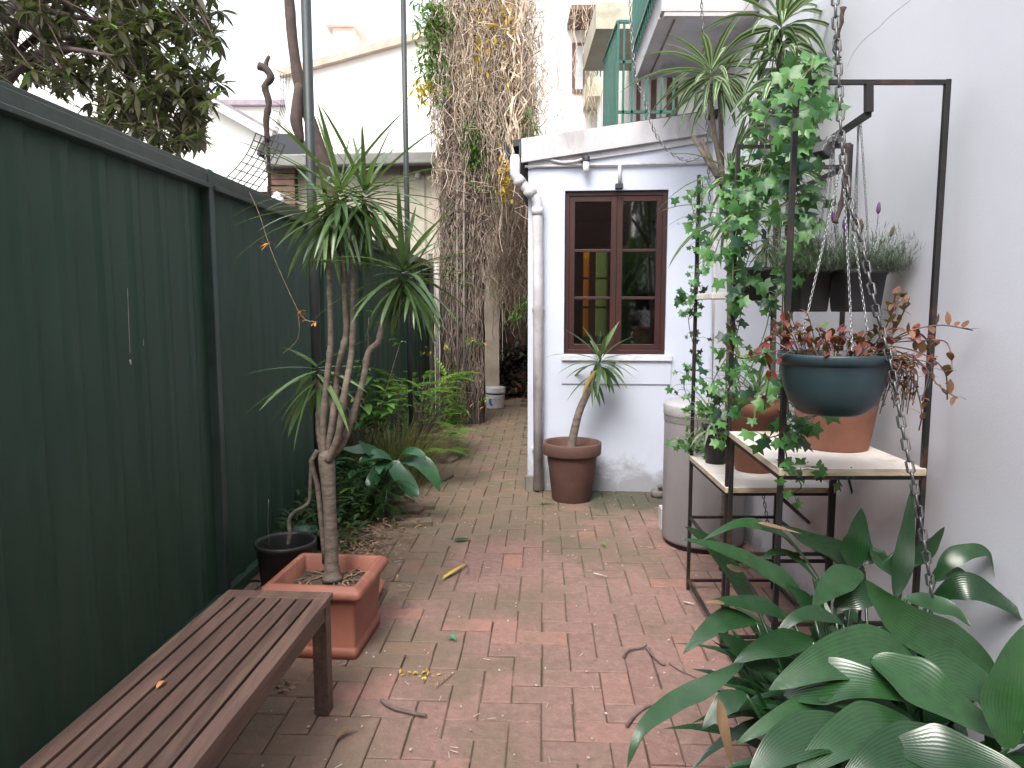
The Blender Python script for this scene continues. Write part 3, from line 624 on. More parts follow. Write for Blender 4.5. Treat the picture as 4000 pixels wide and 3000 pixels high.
# right rear house with casement window and small balcony
RY = 13.5; rh = thing('rear_house', 'white rear house with an open brown casement window and small balcony', 'house', (2, RY, 0))
mb = MB(); mb.b2(at(2085, 0, RY).x, 8, RY, RY + 6, -.1, at(0, -400, RY).z); mb.build('wall', M['far_white'], rh)
mb = MB(); x0, x1 = at(2236, 0, RY).x, at(2300, 0, RY).x; z1_, z0_ = at(0, 170, RY).z, at(0, 365, RY).z
mb.b2(x0, x1, RY - .05, RY - .004, z0_, z1_); mb.mi = 1; wf = mb.build('window', [M['brown_far']], rh)
mb = MB(); mb.b2(x0 + .06, x1 - .1, RY - .056, RY - .0505, z0_ + .06, z1_ - .06); mb.build('pane', surf('pane_pale', (.6, .62, .65), None, 3, .2, bump=0), wf)
mb = MB(); mb.b2(x0 - .1, at(2480, 0, RY).x, RY - .9, RY - .003, at(0, 118, RY).z - .0, at(0, 100, RY).z); mb.build('canopy', M['brown_far'], rh)
mb = MB(); zr = at(0, 165, RY - .9).z; xr0, xr1 = at(2300, 0, RY - .9).x, at(2400, 0, RY - .9).x
mb.b2(xr0, xr1, RY - .9, RY - .004, at(0, 375, RY - .9).z, at(0, 300, RY - .9).z); b3 = mb.build('balcony', M['cream'], rh)
mb = MB()
for i in range(9): x = xr0 + (xr1 - xr0) * i / 8; mb.b2(x - .012, x + .012, RY - .9, RY - .876, at(0, 300, RY - .9).z, zr)
mb.b2(xr0 - .02, xr1 + .02, RY - .91, RY - .87, zr, zr + .04); mb.build('railing', M['green_rail'], b3)
# middle house (behind the shed) with upper balcony slab and brown door frames
MY = 9.6; mh = thing('middle_house', 'pale house behind the shed with brown door frames and an upper balcony', 'house', (1.9, MY, 0))
mb = MB(); xa = at(2462, 0, MY).x; mb.b2(xa, 6, MY, MY + 3.5, -.1, 8); mb.build('wall', M['far_white'], mh)
for px, ww in ((2500, .05), (2560, .07), (2626, .09), (2648, .05)):
    mb = MB(); x = at(px, 0, MY).x; mb.b2(x - ww / 2, x + ww / 2, MY - .03, MY - .003, 3.0, at(0, 250, MY).z); mb.build('door_frame', M['brown_far'], mh)
mb = MB(); x0, z0 = xz(2328, 112, 8.2); x1, _ = xz(2478, 112, 8.2); mb.b2(x0, x1 + 1.5, 8.2, 9.59, z0, z0 + .28); mb.build('balcony', M['cream'], mh)
# green stair screen behind the shed roof
GY = 7.6; sc = thing('green_railing', 'green metal stair railing rising behind the shed roof', 'railing', (1.2, GY, 3))
gx = at(2417, 0, GY).x; zt_, zb_ = at(0, 85, GY).z, at(0, 500, GY).z; mb = MB()
for i in range(12): y = GY + i * .1; mb.bar((gx, y, zb_), (gx, y, zt_), .03, .022, up=(1, 0, 0))
mb.bar((gx, GY, zt_), (gx, GY + 1.15, zt_), .04, .03); mb.bar((gx, GY, zb_), (gx, GY + 1.15, zb_), .04, .03); mb.build('side_screen', M['green_rail'], sc)
mb = MB(); xr = at(2650, 0, GY).x
for px in (2440, 2475, 2532, 2590, 2640): x = at(px, 0, GY).x; mb.bar((x, GY, zb_), (x, GY, zt_ if px < 2450 else at(0, 240, GY).z), .022, .022, up=(0, 1, 0))
mb.bar((gx, GY, zt_), (at(2475, 0, GY).x, GY, zt_), .03, .03); mb.bar((gx, GY, at(0, 438, GY).z), (xr, GY, at(0, 438, GY).z), .022, .03); mb.bar((gx, GY, at(0, 243, GY).z), (xr, GY, at(0, 243, GY).z), .022, .03)
mb.build('front_rail', M['green_rail'], sc)
mb = MB(); mb.b2(gx - .05, gx + .35, GY - .08, 9.55, zb_ - .14, zb_ - .016); mb.b2(gx + .35, 2.3, GY - .08, GY + .12, zb_ - .14, zb_ - .016); mb.build('landing', M['concrete'], sc)
mb = MB()
for x, y in ((gx + .05, GY + .05), (gx + .05, 9.2)): mb.bar((x, y, 0), (x, y, zb_ - .14), .08, .08, up=(1, 0, 0))
mb.build('leg', M['green_rail'], sc)
# left white house
LY = 13.0; lh_ = thing('pale_house', 'white gabled cottage with a grey sloping eave beyond the left fence', 'house', (-5.5, LY, 0))
a, b = at(800, 372, LY), at(1112, 548, LY); s2 = (b.z - a.z) / (b.x - a.x); xl = a.x - 3
mb = MB(); poly(mb, [(xl - 4, -.1), (b.x, -.1), (b.x, b.z - .1), (xl, a.z + s2 * (xl - a.x) - .1), (xl - 4, a.z + s2 * (xl - a.x) - 2.6)], LY, LY + 2.6); mb.build('wall', M['far_white'], lh_)
mb = MB(); mb.bar((xl, LY + 1.2, a.z + s2 * (xl - a.x)), (b.x + .1, LY + 1.2, b.z - .03), 2.9, .07); mb.bar((xl, LY + 1.2, a.z + s2 * (xl - a.x)), (xl - 4.2, LY + 1.2, a.z + s2 * (xl - a.x) - 2.5), 2.9, .07)
mb.build('roof', surf('roof_grey', (.24, .22, .24), None, 5), lh_)
mb = MB(); mb.bar((xl, LY - .3, a.z + s2 * (xl - a.x) - .10), (b.x + .1, LY - .3, b.z - .13), .04, .14); mb.build('fascia', M['fascia'], lh_)
sh = thing('flat_roof_house', 'distant flat-roofed white house between the branch and the cottage eave', 'house', (-7, 19, 0))
a, b = at(900, 402, 19), at(1112, 402, 19); mb = MB(); mb.b2(a.x - 3, b.x + .4, 19, 23, -.1, a.z - .1); mb.build('wall', M['far_white'], sh)
mb = MB(); mb.b2(a.x - 3.1, b.x + .5, 18.8, 23.1, a.z - .1, a.z + .03); mb.build('roof', surf('roof_mauve', (.30, .24, .28), None, 5), sh)
# alley side and end walls
mb = MB(); a = at(1845, 1200, 11.2); mb.b2(a.x - .35, a.x + .42, 11.4, 15.3, -.1, 4.4); mb.build('alley_wall', surf('alley_cream', (.46, .40, .33), (.36, .31, .26), 3, .8, c3=(.28, .23, .19)), loc=(a.x, 11.4, 0), label='cream rendered wall beside the alley behind the vine-clad trunk', cat='wall')
mb = MB(); mb.b2(a.x + .425, 1.9, 15.3, 15.6, -.1, 4.2); mb.build('alley_end_wall', M['brick_old'], loc=(.5, 15.3, 0), label='dark brick wall closing the far end of the alley', cat='wall')
mb = MB(); mb.b2(.30, .45, 8.6, 15.28, -.1, 3.2); mb.build('side_wall', M['brick_old'], loc=(.35, 9, 0), label='brick side wall of the alley hidden behind the white shed', cat='wall')
# ================================================================== BENCH
bn = thing('garden_bench', 'brown slatted wooden backless bench standing along the green fence', 'bench', (-.868, 2.545, 0), -.065)
BW, BL, BH = .40, 1.62, .452
mb = MB(); mb.b2(-BW / 2, BW / 2, -.062, 0, BH - .022, BH, .6); mb.build('end_board', M['wood'], bn, local=True, bevel=.002)
mb = MB(); mb.b2(-BW / 2, BW / 2, -BL, -BL + .062, BH - .022, BH, .4); mb.build('end_board', M['wood'], bn, local=True, bevel=.002)
for i in range(7):
    g = .0105; ww = (BW - 6 * g) / 7; x = -BW / 2 + i * (ww + g); mb = MB(); t_ = R.random()
    if i in (0, 6): mb.b2(x, x + ww, -BL + .063, -.063, BH - .022, BH, t_)
    else: mb.b2(x, x + ww, -BL + .063, -.063, BH - .023, BH - .001, t_)
    mb.build('slat', M['wood'], bn, local=True, bevel=.0018)
for sx in (-1, 1):
    mb = MB(); mb.b2(*sorted((sx * (BW / 2 - .012), sx * (BW / 2 - .034))), -BL + .07, -.06, BH - .085, BH - .024, .2); mb.build('apron', M['wood'], bn, local=True, bevel=.002)
    for y in (-.035, -BL + .035):
        mb = MB(); mb.b2(*sorted((sx * (BW / 2 - .008), sx * (BW / 2 - .062))), y - .028, y + .028, 0, BH - .0225, .1); mb.build('leg', M['wood'], bn, local=True, bevel=.003)
for y in (-.05, -BL + .03):
    mb = MB(); mb.b2(-BW / 2 + .063, BW / 2 - .063, y - .0, y + .02, BH - .085, BH - .0235, .2); mb.build('end_apron', M['wood'], bn, local=True)
def leafthing(name, label, cat, px, py, pts, W_, mat, z=0.004, shape='lance', group=None, fold=.3):
    P = [on(a, b, z) + V(0, 0, h) for a, b, h in pts]; mb = MB(); mb.ribbon(bez(P, 3), W_, (0, 0, 1), fold, shape, .4)
    return mb.build(name, mat, loc=P[0], label=label, cat=cat, group=group)
leafthing('fallen_leaf', 'small orange leaf lying on the bench slats', 'leaf', 0, 0, ((612, 2692, .002), (632, 2680, .012), (648, 2664, .004)), .015, surf('orange_leaf', (.6, .27, .08), None, 9, .6, bump=0), BH, group='fallen leaves')
# ================================================================== SQUARE PLANTER + DRACAENA
def sqlathe(mb, prof, c, k=.16, n=9, t=.5):
    rings = []
    for hw, z in prof:
        pts = []; r = hw * k
        for q in range(4):
            for i in range(n): a = PI / 2 * q + PI / 2 * i / (n - 1); pts.append(V((hw - r) * (1 if q in (0, 3) else -1) + r * math.cos(a), (hw - r) * (1 if q in (0, 1) else -1) + r * math.sin(a), z) + Vector(c))
        rings.append(mb.add(pts))
    m_ = 4 * n
    for a, b in zip(rings, rings[1:]):
        for j in range(m_): mb.face([a + j, a + (j + 1) % m_, b + (j + 1) % m_, b + j], sm=True, t=t)
    return rings, m_
PL = V(-.835, 3.085, 0)
pl = thing('potted_dracaena', 'many-stemmed spiky dracaena growing in a square terracotta planter by the bench', 'potted plant', PL, -.10)
mb = MB(); sqlathe(mb, [(.15, 0), (.186, .0), (.188, .04), (.180, .047), (.176, .055), (.192, .268), (.196, .272), (.214, .276), (.222, .288), (.223, .305), (.214, .322), (.203, .325), (.200, .331), (.186, .333), (.178, .325), (.172, .22)], (0, 0, 0), .09)
pp = mb.build('planter', M['terra'], pl, local=True)
mb = MB(); r_, m_ = sqlathe(mb, [(.176, .255), (.12, .262), (.05, .268), (.002, .27)], (0, 0, 0), .12); mb.build('soil', M['soil'], pl, local=True)
mb = MB()
for i in range(60):
    p = PL + V(R.uniform(-.15, .15), R.uniform(-.15, .15), .268); a = R.uniform(0, 6.28); mb.leaf(p, (math.cos(a), math.sin(a), .15), R.uniform(.04, .13), .01, .3, 2, 'strap')
mb.build('dry_litter', M['litter'], pl)
YD = 3.1
def pix(lst, Y=YD): return [at(a, b, Y + (c[0] if c else 0)) for a, b, *c in lst]
mb = MB()
mb.tube(bez(pix([(1298, 2262), (1296, 2200), (1292, 2080), (1286, 1950), (1278, 1830), (1268, 1760)]), 4), [.050, .044, .038, .034, .032, .031, .030, .030, .029, .029, .029, .029, .030, .031, .032, .034, .036, .036, .034, .028, .015], 14)
brs = [[(1268, 1800), (1262, 1700), (1270, 1560), (1282, 1440), (1292, 1340), (1290, 1200), (1286, 1050), (1276, 830)],
       [(1275, 1800, .02), (1300, 1640), (1312, 1500, .04), (1332, 1390), (1352, 1300), (1346, 1150), (1340, 980), (1335, 790)],
       [(1280, 1800, -.02), (1322, 1700, -.04), (1345, 1540, -.06), (1372, 1390), (1380, 1260), (1380, 1080), (1386, 900), (1400, 800)],
       [(1285, 1790), (1340, 1730), (1385, 1600), (1420, 1480), (1440, 1375), (1478, 1335), (1490, 1270), (1512, 1200), (1560, 1090)],
       [(1262, 1770, .05), (1246, 1690, .1), (1245, 1600, .12), (1240, 1480, .14)]]
for b_ in brs:
    P = bez(pix(b_), 5); n = len(P); mb.tube(P, [.0165 - .006 * i / n + (.004 if i % 9 == 0 else 0) for i in range(n)], 9)
mb.tube(pix([(1240, 1760), (1215, 1800), (1240, 1900), (1262, 2120), (1268, 2200)], 3.25), .012, 7)
mb.build('trunk', M['bark_pale'], pl)
def rosette(mb, c, n, L_, W_, up=1.0, down=-.75, droop=(.3, 1.6), seg=5, az=None, shape='strap', core=.05, ax=V(0, 0, 1)):
    for i in range(n):
        u = i / n; el = up + (down - up) * u ** .62 + R.uniform(-.18, .18); a = az(R) if az else i * 2.39996 + R.uniform(-.3, .3)
        d = V(math.cos(a) * math.cos(el), math.sin(a) * math.cos(el), math.sin(el))
        l = L_ * R.uniform(.7, 1.08) * (.75 + .5 * math.sin(PI * min(1, u * 1.3 + .1)))
        t_ = R.random() * .9 if R.random() > .04 or u < .7 else .97
        mb.leaf(c + ax * core * (1 - 2 * u) + d * .008, d, l, W_ * R.uniform(.8, 1.15), droop[0] + (droop[1] - droop[0]) * u * R.uniform(.6, 1.3), seg, shape, .3, t_)
mb = MB()
rosette(mb, at(1280, 850, YD), 40, .36, .021, .9, -1.0, (.2, 1.5), 6); rosette(mb, at(1330, 785, YD), 62, .40, .023, 1.3, -1.0, (.2, 1.6), 6)
rosette(mb, at(1425, 790, YD + .02), 54, .39, .022, 1.25, -1.0, (.2, 1.6), 6)
rosette(mb, at(1572, 1085, YD), 62, .38, .023, 1.25, -1.0, (.15, 1.5), 6); rosette(mb, at(1610, 1110, YD + .05), 24, .34, .021, 1.0, -.9, (.2, 1.5), 6)
rosette(mb, at(1240, 1470, YD + .14), 26, .40, .026, .5, -.9, (.2, 1.3), 6)
mb.build('foliage', M['strap'], pl)
# ================================================================== POTS
def roundpot(prof, c, n=40, t=.5):
    mb = MB(); mb.lathe(prof, c, n); return mb
# yucca
pc = V(0, 5.49, 0); pc.x = at(2234, 1800, pc.y).x
yu = thing('potted_yucca', 'leaning yucca in a round brown terracotta pot under the shed window', 'potted plant', pc)
roundpot([(.02, 0), (.148, 0), (.155, .01), (.198, .36), (.200, .365), (.224, .367), (.229, .375), (.232, .455), (.228, .463), (.214, .464), (.207, .45), (.194, .395)], pc).build('pot', M['terra_old'], yu)
mb = MB(); mb.lathe([(.197, .40), (.1, .41), (0.001, .415)], pc, 30); mb.build('soil', M['soil'], yu)
yy = pc.y; P = bez([pc + V(-.01, 0, .40), at(2240, 1700, yy), at(2262, 1610, yy), at(2300, 1520, yy), at(2322, 1450, yy)], 5)
mb = MB(); n = len(P); mb.tube(P, [.036 - .012 * i / n for i in range(n)], 12); mb.build('trunk', M['bark_pale'], yu)
mb = MB(); mb.tube([P[-1], at(2345, 1395, yy)], .015, 6); rosette(mb, at(2345, 1420, yy), 30, .36, .042, 1.3, -.9, (.3, 1.5), 5, shape='lance'); rosette(mb, at(2315, 1480, yy), 6, .25, .04, -.2, -1.2, (.4, 1.4), 5, shape='lance')
mb.build('foliage', M['strap'], yu)
# white bucket at the end of the alley
bc = on(1935, 1598) + V(0, .15, 0); bk = thing('paint_bucket', 'white plastic bucket with a dark band and blue print far down the alley', 'bucket', bc)
mb = MB(); mb.lathe([(.02, 0), (.128, 0), (.132, .01), (.146, .27)], bc, 28); mb.build('body', M['bucket'], bk)
mb = MB(); mb.lathe([(.1505, .235), (.154, .24), (.154, .285), (.151, .292), (.153, .297), (.153, .318), (.145, .325), (.0, .322)], bc, 28); mb.build('lid', M['bucket'], bk)
mb = MB(); mb.lathe([(.1475, .215), (.1495, .25)], bc, 28); mb.build('band', M['navy'], bk)
mb = MB()
for a0, a1, z0, z1 in ((-2.35, -2.0, .07, .15), (-2.2, -1.9, .05, .075)):
    for i in range(6):
        u0, u1 = a0 + (a1 - a0) * i / 6, a0 + (a1 - a0) * (i + 1) / 6; rr = .1465
        mb.face([mb.add([bc + V(rr * math.cos(u), rr * math.sin(u), z) for u, z in ((u0, z0), (u1, z0), (u1, z1), (u0, z1))]) + q for q in range(4)])
mb.build('print', M['blue'], bk)
mb = MB(); mb.tube([bc + V(.155 * math.cos(a), .155 * math.sin(a), .27 - .13 * math.sin(-a)) for a in [-PI * i / 14 for i in range(15)]], .003, 5); mb.build('handle', M['galv'], bk)
# black tub with a bare stem and a cane
bc = on(1140, 2262, 0) + V(-.06, .17, 0); bc = V(at(1115, 2100, 3.62).x, 3.62, 0); bt = thing('black_plant_tub', 'round black plastic tub with a bare crooked stem between fence and planter', 'pot', bc)
roundpot([(.02, 0), (.125, 0), (.148, .26), (.152, .262), (.158, .27), (.158, .285), (.15, .288), (.144, .27), (.138, .16)], bc).build('tub', M['black_plastic'], bt)
mb = MB(); mb.lathe([(.139, .17), (.07, .178), (0.001, .18)], bc, 24); mb.build('soil', M['soil'], bt)
mb = MB(); P = bez([at(1125, 2130, 3.62), at(1132, 2080, 3.62), at(1128, 2035, 3.63), at(1150, 2000, 3.64), at(1190, 1978, 3.66), at(1208, 1950, 3.68), at(1212, 1860, 3.7), at(1216, 1800, 3.72)], 4); mb.tube(P, [.012 - .004 * i / len(P) for i in range(len(P))], 7); mb.build('stem', M['bark_pale'], bt)
mb = MB(); mb.tube(bez([at(1052, 2130, 3.6), at(1046, 2040, 3.6), at(1050, 1950, 3.6)], 3), .0022, 5); mb.build('cane', M['galv'], bt)
gc = V(at(1190, 2010, 3.95).x, 3.95, 0); roundpot([(.02, 0), (.055, 0), (.065, .22), (.071, .22), (.072, .245), (.066, .247), (.06, .215), (.002, .21)], gc).build('green_pot', M['green_plastic'], loc=gc, label='small dark green plastic pot tucked behind the black tub', cat='pot')
sc_ = V(at(1345, 2140, 3.45).x, 3.52, 0); mb = MB(); sqlathe(mb, [(.1, 0), (.15, .0), (.165, .05), (.155, .052), (.15, .02), (.002, .015)], sc_, .2); mb.build('terracotta_tray', M['terra_orange'], loc=sc_, label='shallow terracotta tray peeping out behind the square planter', cat='tray')
# ================================================================== WATER HEATER
TC = V(1.235, 4.44, 0); tk = thing('water_tank', 'grey enamel cylindrical water tank standing against the white wall', 'tank', TC)
mb = MB(); mb.lathe([(.24, .03), (.256, .035), (.258, .05), (.258, .85), (.255, .855)], TC, 56); mb.build('body', M['tank'], tk)
mb = MB(); mb.lathe([(.262, .84), (.265, .845), (.265, .90), (.260, .912), (.20, .925), (.0, .932)], TC, 56); mb.build('lid', M['tank_lid'], tk)
mb = MB(); mb.lathe([(.2605, .80), (.2612, .838)], TC, 56); mb.build('band', M['tank'], tk)
mb = MB(); rr = .2608
for i in range(6):
    a0, a1 = -2.0 + .3 * i / 6, -2.0 + .3 * (i + 1) / 6
    mb.face([mb.add([TC + V(rr * math.cos(u) * 1.002, rr * math.sin(u) * 1.002, z) for u, z in ((a0, .765), (a1, .765), (a1, .80), (a0, .80))]) + q for q in range(4)])
mb.build('sticker', M['label'], tk)
mb = MB(); mb.lathe([(.0, .0), (.235, 0), (.235, .03)], TC, 40); mb.build('base', M['black_plastic'], tk)
q = on(2588, 2075); mb = MB(); mb.box(q + V(.02, .08, .07), (.05, .1, .16)); mb.build('white_block', M['pvc'], loc=q + V(.02, .08, 0), label='small pale upright block between the shed wall and the grey tank', cat='block', bevel=.01)
q = on(2570, 1938); mb = MB(); mb.lathe([(.035, 0), (.06, .0), (.065, .05), (.05, .06), (.04, .02)], q + V(0, -.02, 0), 14); mb.tube([q + V(0, 0, .07), q + V(.05, -.02, .1), q + V(.07, -.03, .02)], .02, 8); mb.build('drain', M['concrete'], loc=q, label='grey drain gully at the foot of the shed wall beside the tank', cat='drain')
# ================================================================== RACKS
def rack(label, xl, xr, ya, yb, ztop, shelf_z, skew, low, hid=False):
    rk = thing('plant_rack', label, 'rack', ((xl + xr) / 2, ya, 0), group='black steel plant racks'); r = .0085
    P = {('l', 'f'): V(xl, ya, 0), ('r', 'f'): V(xr, ya, 0), ('l', 'b'): V(xl + skew, yb, 0), ('r', 'b'): V(xr + skew * .3, yb, 0)}
    for k_, p in P.items():
        mb = MB(); mb.bar(p, p + V(0, 0, shelf_z - .03 if hid and k_[1] == 'b' else ztop), r * 2, up=(0, 1, 0)); mb.build('post', M['steel'], rk, bevel=.0015)
    for z, nm in ((ztop - r, 'top_rail'), (low, 'lower_rail'), (.05, 'foot_rail'), (shelf_z - .028, 'shelf_rail')):
        for a, b in ((('l', 'f'), ('r', 'f')), (('l', 'b'), ('r', 'b')), (('l', 'f'), ('l', 'b')), (('r', 'f'), ('r', 'b'))):
            if nm == 'top_rail' and (a[1] == 'b' or b[1] == 'b'): continue
            A_, B_ = P[a], P[b]; T = (B_ - A_).normalized() * r; mb = MB(); mb.bar(A_ + T + V(0, 0, z), B_ - T + V(0, 0, z), r * 1.6); mb.build(nm, M['steel'], rk)
    return rk, P
a, b = at(3072, 1300, 2.27), at(3640, 1300, 2.27); bb = at(2866, 1300, 2.98)
rk1, P1 = rack('nearer black steel rack holding the big terracotta pot above the aspidistra', a.x, b.x, 2.27, 2.95, 2.21, .98, bb.x - a.x, .45, True)
a, b = at(2850, 1600, 3.0), at(3277, 1500, 3.0); bb = at(2722, 1300, 3.62)
rk2, P2 = rack('further black steel rack with a lower white shelf beside the grey tank', a.x, b.x, 3.0, 3.66, 2.18, .73, bb.x - a.x, .40)
# hanger arm across the racks
mid = at(3393, 325, 2.27); mb = MB(); mb.bar(mid, at(3393, 440, 2.27), .022, up=(0, 1, 0)); mb.build('hanger', M['steel'], rk1, bevel=.001)
mb = MB(); mb.bar(at(3393, 445, 2.27), at(3130, 622, 3.04), .018); mb.build('hanger_arm', M['steel'], rk1)
mb = MB(); mb.bar(at(3275, 668, 3.0), at(3090, 750, 3.7), .018); mb.bar(at(3130, 655, 3.0), at(3290, 652, 3.0), .016); mb.build('hanger_arm', M['steel'], rk2)
mb = MB(); mb.bar(at(3052, 1945, 3.02), at(3225, 2100, 3.7), .012); mb.build('brace', M['steel'], rk2)
mb = MB(); mb.bar(at(3310, 1850, 2.9), at(3345, 1990, 3.0), .007); mb.bar(at(3530, 1975, 2.95), at(3425, 2155, 3.0), .007); mb.build('brace', M['steel'], rk1)
def board(label, P, z, ext=.02, th=.024):
    A_, B_, C_, D_ = [P[k] + V(0, 0, z) for k in (('l', 'f'), ('r', 'f'), ('r', 'b'), ('l', 'b'))]
    A_ = A_ + V(-.012, -.02, 0); B_ = B_ + V(.0, -.02, 0); C_ = C_ + V(0, .015, 0); D_ = D_ + V(-.012, .015, 0)
    mb = MB(); k = mb.add([A_, B_, C_, D_] + [q - V(0, 0, th) for q in (A_, B_, C_, D_)]); mb.face([k, k + 1, k + 2, k + 3]); mb.face([k + 7, k + 6, k + 5, k + 4]); mb.mi = 1
    for i in range(4): mb.face([k + (i + 1) % 4, k + i, k + 4 + i, k + 4 + (i + 1) % 4])
    return mb.build('shelf_board', [M['board'], M['board_edge']], loc=(A_ + C_) / 2, bevel=.002, label=label, cat='shelf', group='white shelf boards on the racks')
board('upper white shelf board under the teal hanging pot', P1, .985); board('lower white shelf board beside the grey tank', P2, .735)
q0 = at(2750, 1165, 3.4); q1 = at(2862, 1150, 3.4); mb = MB(); mb.box((q0 + q1) / 2, (q1.x - q0.x, .28, .028)); mb.build('small_board', [M['board']], loc=(q0 + q1) / 2, label='short white board with red edge wedged high between the rear rack posts', cat='shelf', bevel=.003)
# big terracotta pot on upper shelf
c = V(at(3255, 1720, 2.62).x, 2.62, .985)
tp1 = roundpot([(.02, 0.001), (.118, 0.001), (.122, .008), (.158, .24), (.160, .243), (.172, .245), (.175, .30), (.168, .302), (.158, .27), (.1, .262), (.001, .26)], c); tp1.build('terracotta_pot', M['terra_orange'], loc=c, label='wide terracotta pot standing on the upper shelf behind the teal pot', cat='pot')
c = V(at(2950, 1700, 3.32).x, 3.32, .736); pt = thing('potted_spider_plant', 'terracotta pot with arching striped blades on the lower shelf', 'potted plant', c)
roundpot([(.02, .001), (.088, .001), (.128, .275), (.140, .277), (.143, .335), (.134, .337), (.126, .31), (.001, .30)], c).build('pot', M['terra_orange'], pt)
mb = MB(); rosette(mb, c + V(0, 0, .33), 46, .26, .016, 1.3, -.4, (.6, 2.2), 5); mb.build('foliage', M['varieg'], pt)
c = V(at(2855, 1780, 3.3).x - .02, 3.48, .736); pt = thing('potted_plant', 'slim dark pot of striped grassy blades near the lower shelf edge', 'potted plant', c)
roundpot([(.02, .001), (.05, .001), (.06, .17), (.064, .17), (.064, .19), (.055, .18), (.001, .17)], c, 20).build('pot', M['black_plastic'], pt)
mb = MB(); rosette(mb, c + V(-.02, 0, .19), 40, .24, .012, 1.3, -.2, (.6, 2.4), 5); mb.build('foliage', M['varieg'], pt)
# a small succulent bowl / dark plants mid-level
c = V(at(2960, 1180, 3.3).x, 3.3, at(2960, 1175, 3.3).z)
pt = thing('hanging_pot', 'dark hanging pot with a slim striped dracaena half way up the racks', 'hanging pot', c)
roundpot([(.02, 0), (.07, 0), (.10, .13), (.108, .13), (.108, .15), (.095, .14), (.001, .13)], c, 24).build('pot', M['black_plastic'], pt)
mb = MB(); P = bez([c + V(.02, 0, .13), at(2995, 1090, 3.3), at(2988, 1000, 3.3), at(3000, 930, 3.3)], 4); mb.tube(P, .009, 7); mb.build('stem', M['bark_pale'], pt)
mb = MB(); rosette(mb, at(2998, 950, 3.3), 40, .17, .014, 1.2, -.9, (.4, 1.6), 4); mb.build('foliage', M['varieg'], pt)
mb = MB()
for a in (0, 2.1, 4.2): mb.tube([c + V(.1 * math.cos(a), .1 * math.sin(a), .14), c + V(0, 0, .62)], .0018, 4)
mb.build('hanging_wires', M['galv'], pt)
# ================================================================== TEAL POT WITH RED PLANT
ty = 2.08; c = V(at(3258, 1372, ty).x, ty, at(3258, 1612, ty).z); tp = thing('hanging_teal_pot', 'dark teal plastic bowl pot hanging in front with reddish drying foliage', 'hanging pot', c)
rz_ = at(3258, 1378, ty).z - c.z
roundpot([(.02, 0), (.085, .0), (.096, .007), (.122, .035), (.137, .075), (.145, .115), (.149, rz_ - .035), (.151, rz_ - .03), (.156, rz_ - .028), (.158, rz_ - .004), (.155, rz_), (.148, rz_ - .003), (.14, .12)], c, 48).build('pot', M['teal'], tp)
mb = MB(); mb.lathe([(.146, rz_ - .03), (.08, rz_ - .02), (.001, rz_ - .015)], c, 24); mb.build('soil', M['soil'], tp)
red = MB(); dry = MB(); st = MB(); rim = c + V(0, 0, rz_ - .01)
def sprig(P, mbl, n, L_, W_, r=.0022, t=None):
    P = bez(P, 5); st.tube(P, r, 5)
    for i in range(n):
        q = P[int(R.uniform(.25, 1) * (len(P) - 1))]; d = rv() + V(0, -.15, .25); mbl.leaf(q, d, L_ * R.uniform(.6, 1.2), W_ * R.uniform(.7, 1.2), R.uniform(.2, .9), 3, 'ell')
for i in range(46):
    a = R.uniform(0, 6.28); rr = R.uniform(.02, .13); b0 = rim + V(rr * math.cos(a), rr * math.sin(a), -.01); e = b0 + V(math.cos(a) * .07, math.sin(a) * .06, R.uniform(.02, .10))
    if b0.x < c.x + .02: e.z += R.uniform(0, .05)
    sprig([b0, (b0 + e) / 2 + V(0, 0, .015), e], red, 5, .034, .019, .0016)
for tgt in (((3480, 1330), (3560, 1290), (3680, 1270), (3800, 1290)), ((3470, 1340), (3520, 1240), (3540, 1190)), ((3480, 1350), (3600, 1380), (3690, 1450), (3700, 1560)), ((3440, 1350), (3500, 1200), (3535, 1150)), ((3480, 1360), (3600, 1420), (3660, 1500), (3740, 1555)), ((3400, 1370), (3470, 1260), (3500, 1140)), ((3450, 1340), (3600, 1330), (3700, 1340), (3720, 1450)),
            ((3080, 1360), (2990, 1380), (2900, 1400), (2850, 1370)), ((3090, 1370), (3020, 1420), (3000, 1500), (2985, 1600)), ((3070, 1360), (3000, 1330), (2960, 1400)), ((3450, 1390), (3560, 1480), (3600, 1600), (3590, 1680)), ((3460, 1340), (3570, 1300), (3620, 1330), (3640, 1430))):
    sprig([at(x, y, ty + R.uniform(-.08, .06)) for x, y in tgt], red if tgt[0][0] < 3300 else (red if R.random() < .4 else dry), 11, .036, .019)
for i in range(60):
    b0 = rim + V(R.uniform(.06, .15), R.uniform(-.12, .08), 0); e = b0 + V(R.uniform(.02, .10), R.uniform(-.04, .02), -R.uniform(.03, .17)); m2 = (b0 + e) / 2 + V(.03, -.02, .03)
    sprig([b0, m2, e], dry if R.random() < .75 else red, 5, .026, .012, .0015)
red.build('foliage', M['red'], tp); dry.build('dry_foliage', M['dryfoliage'], tp); st.build('stems', M['stick'], tp)
ch = MB(); hk = at(3292, 620, 2.35)
for q in ((3120, 1375, ty - .02), (3330, 1372, ty - .1), (3400, 1372, ty + .1)):
    ch = MB(); e = at(*q); chain(ch, [e, hk], .016, .0014, .009); ch.build('hanging_chain', M['galv'], tp)
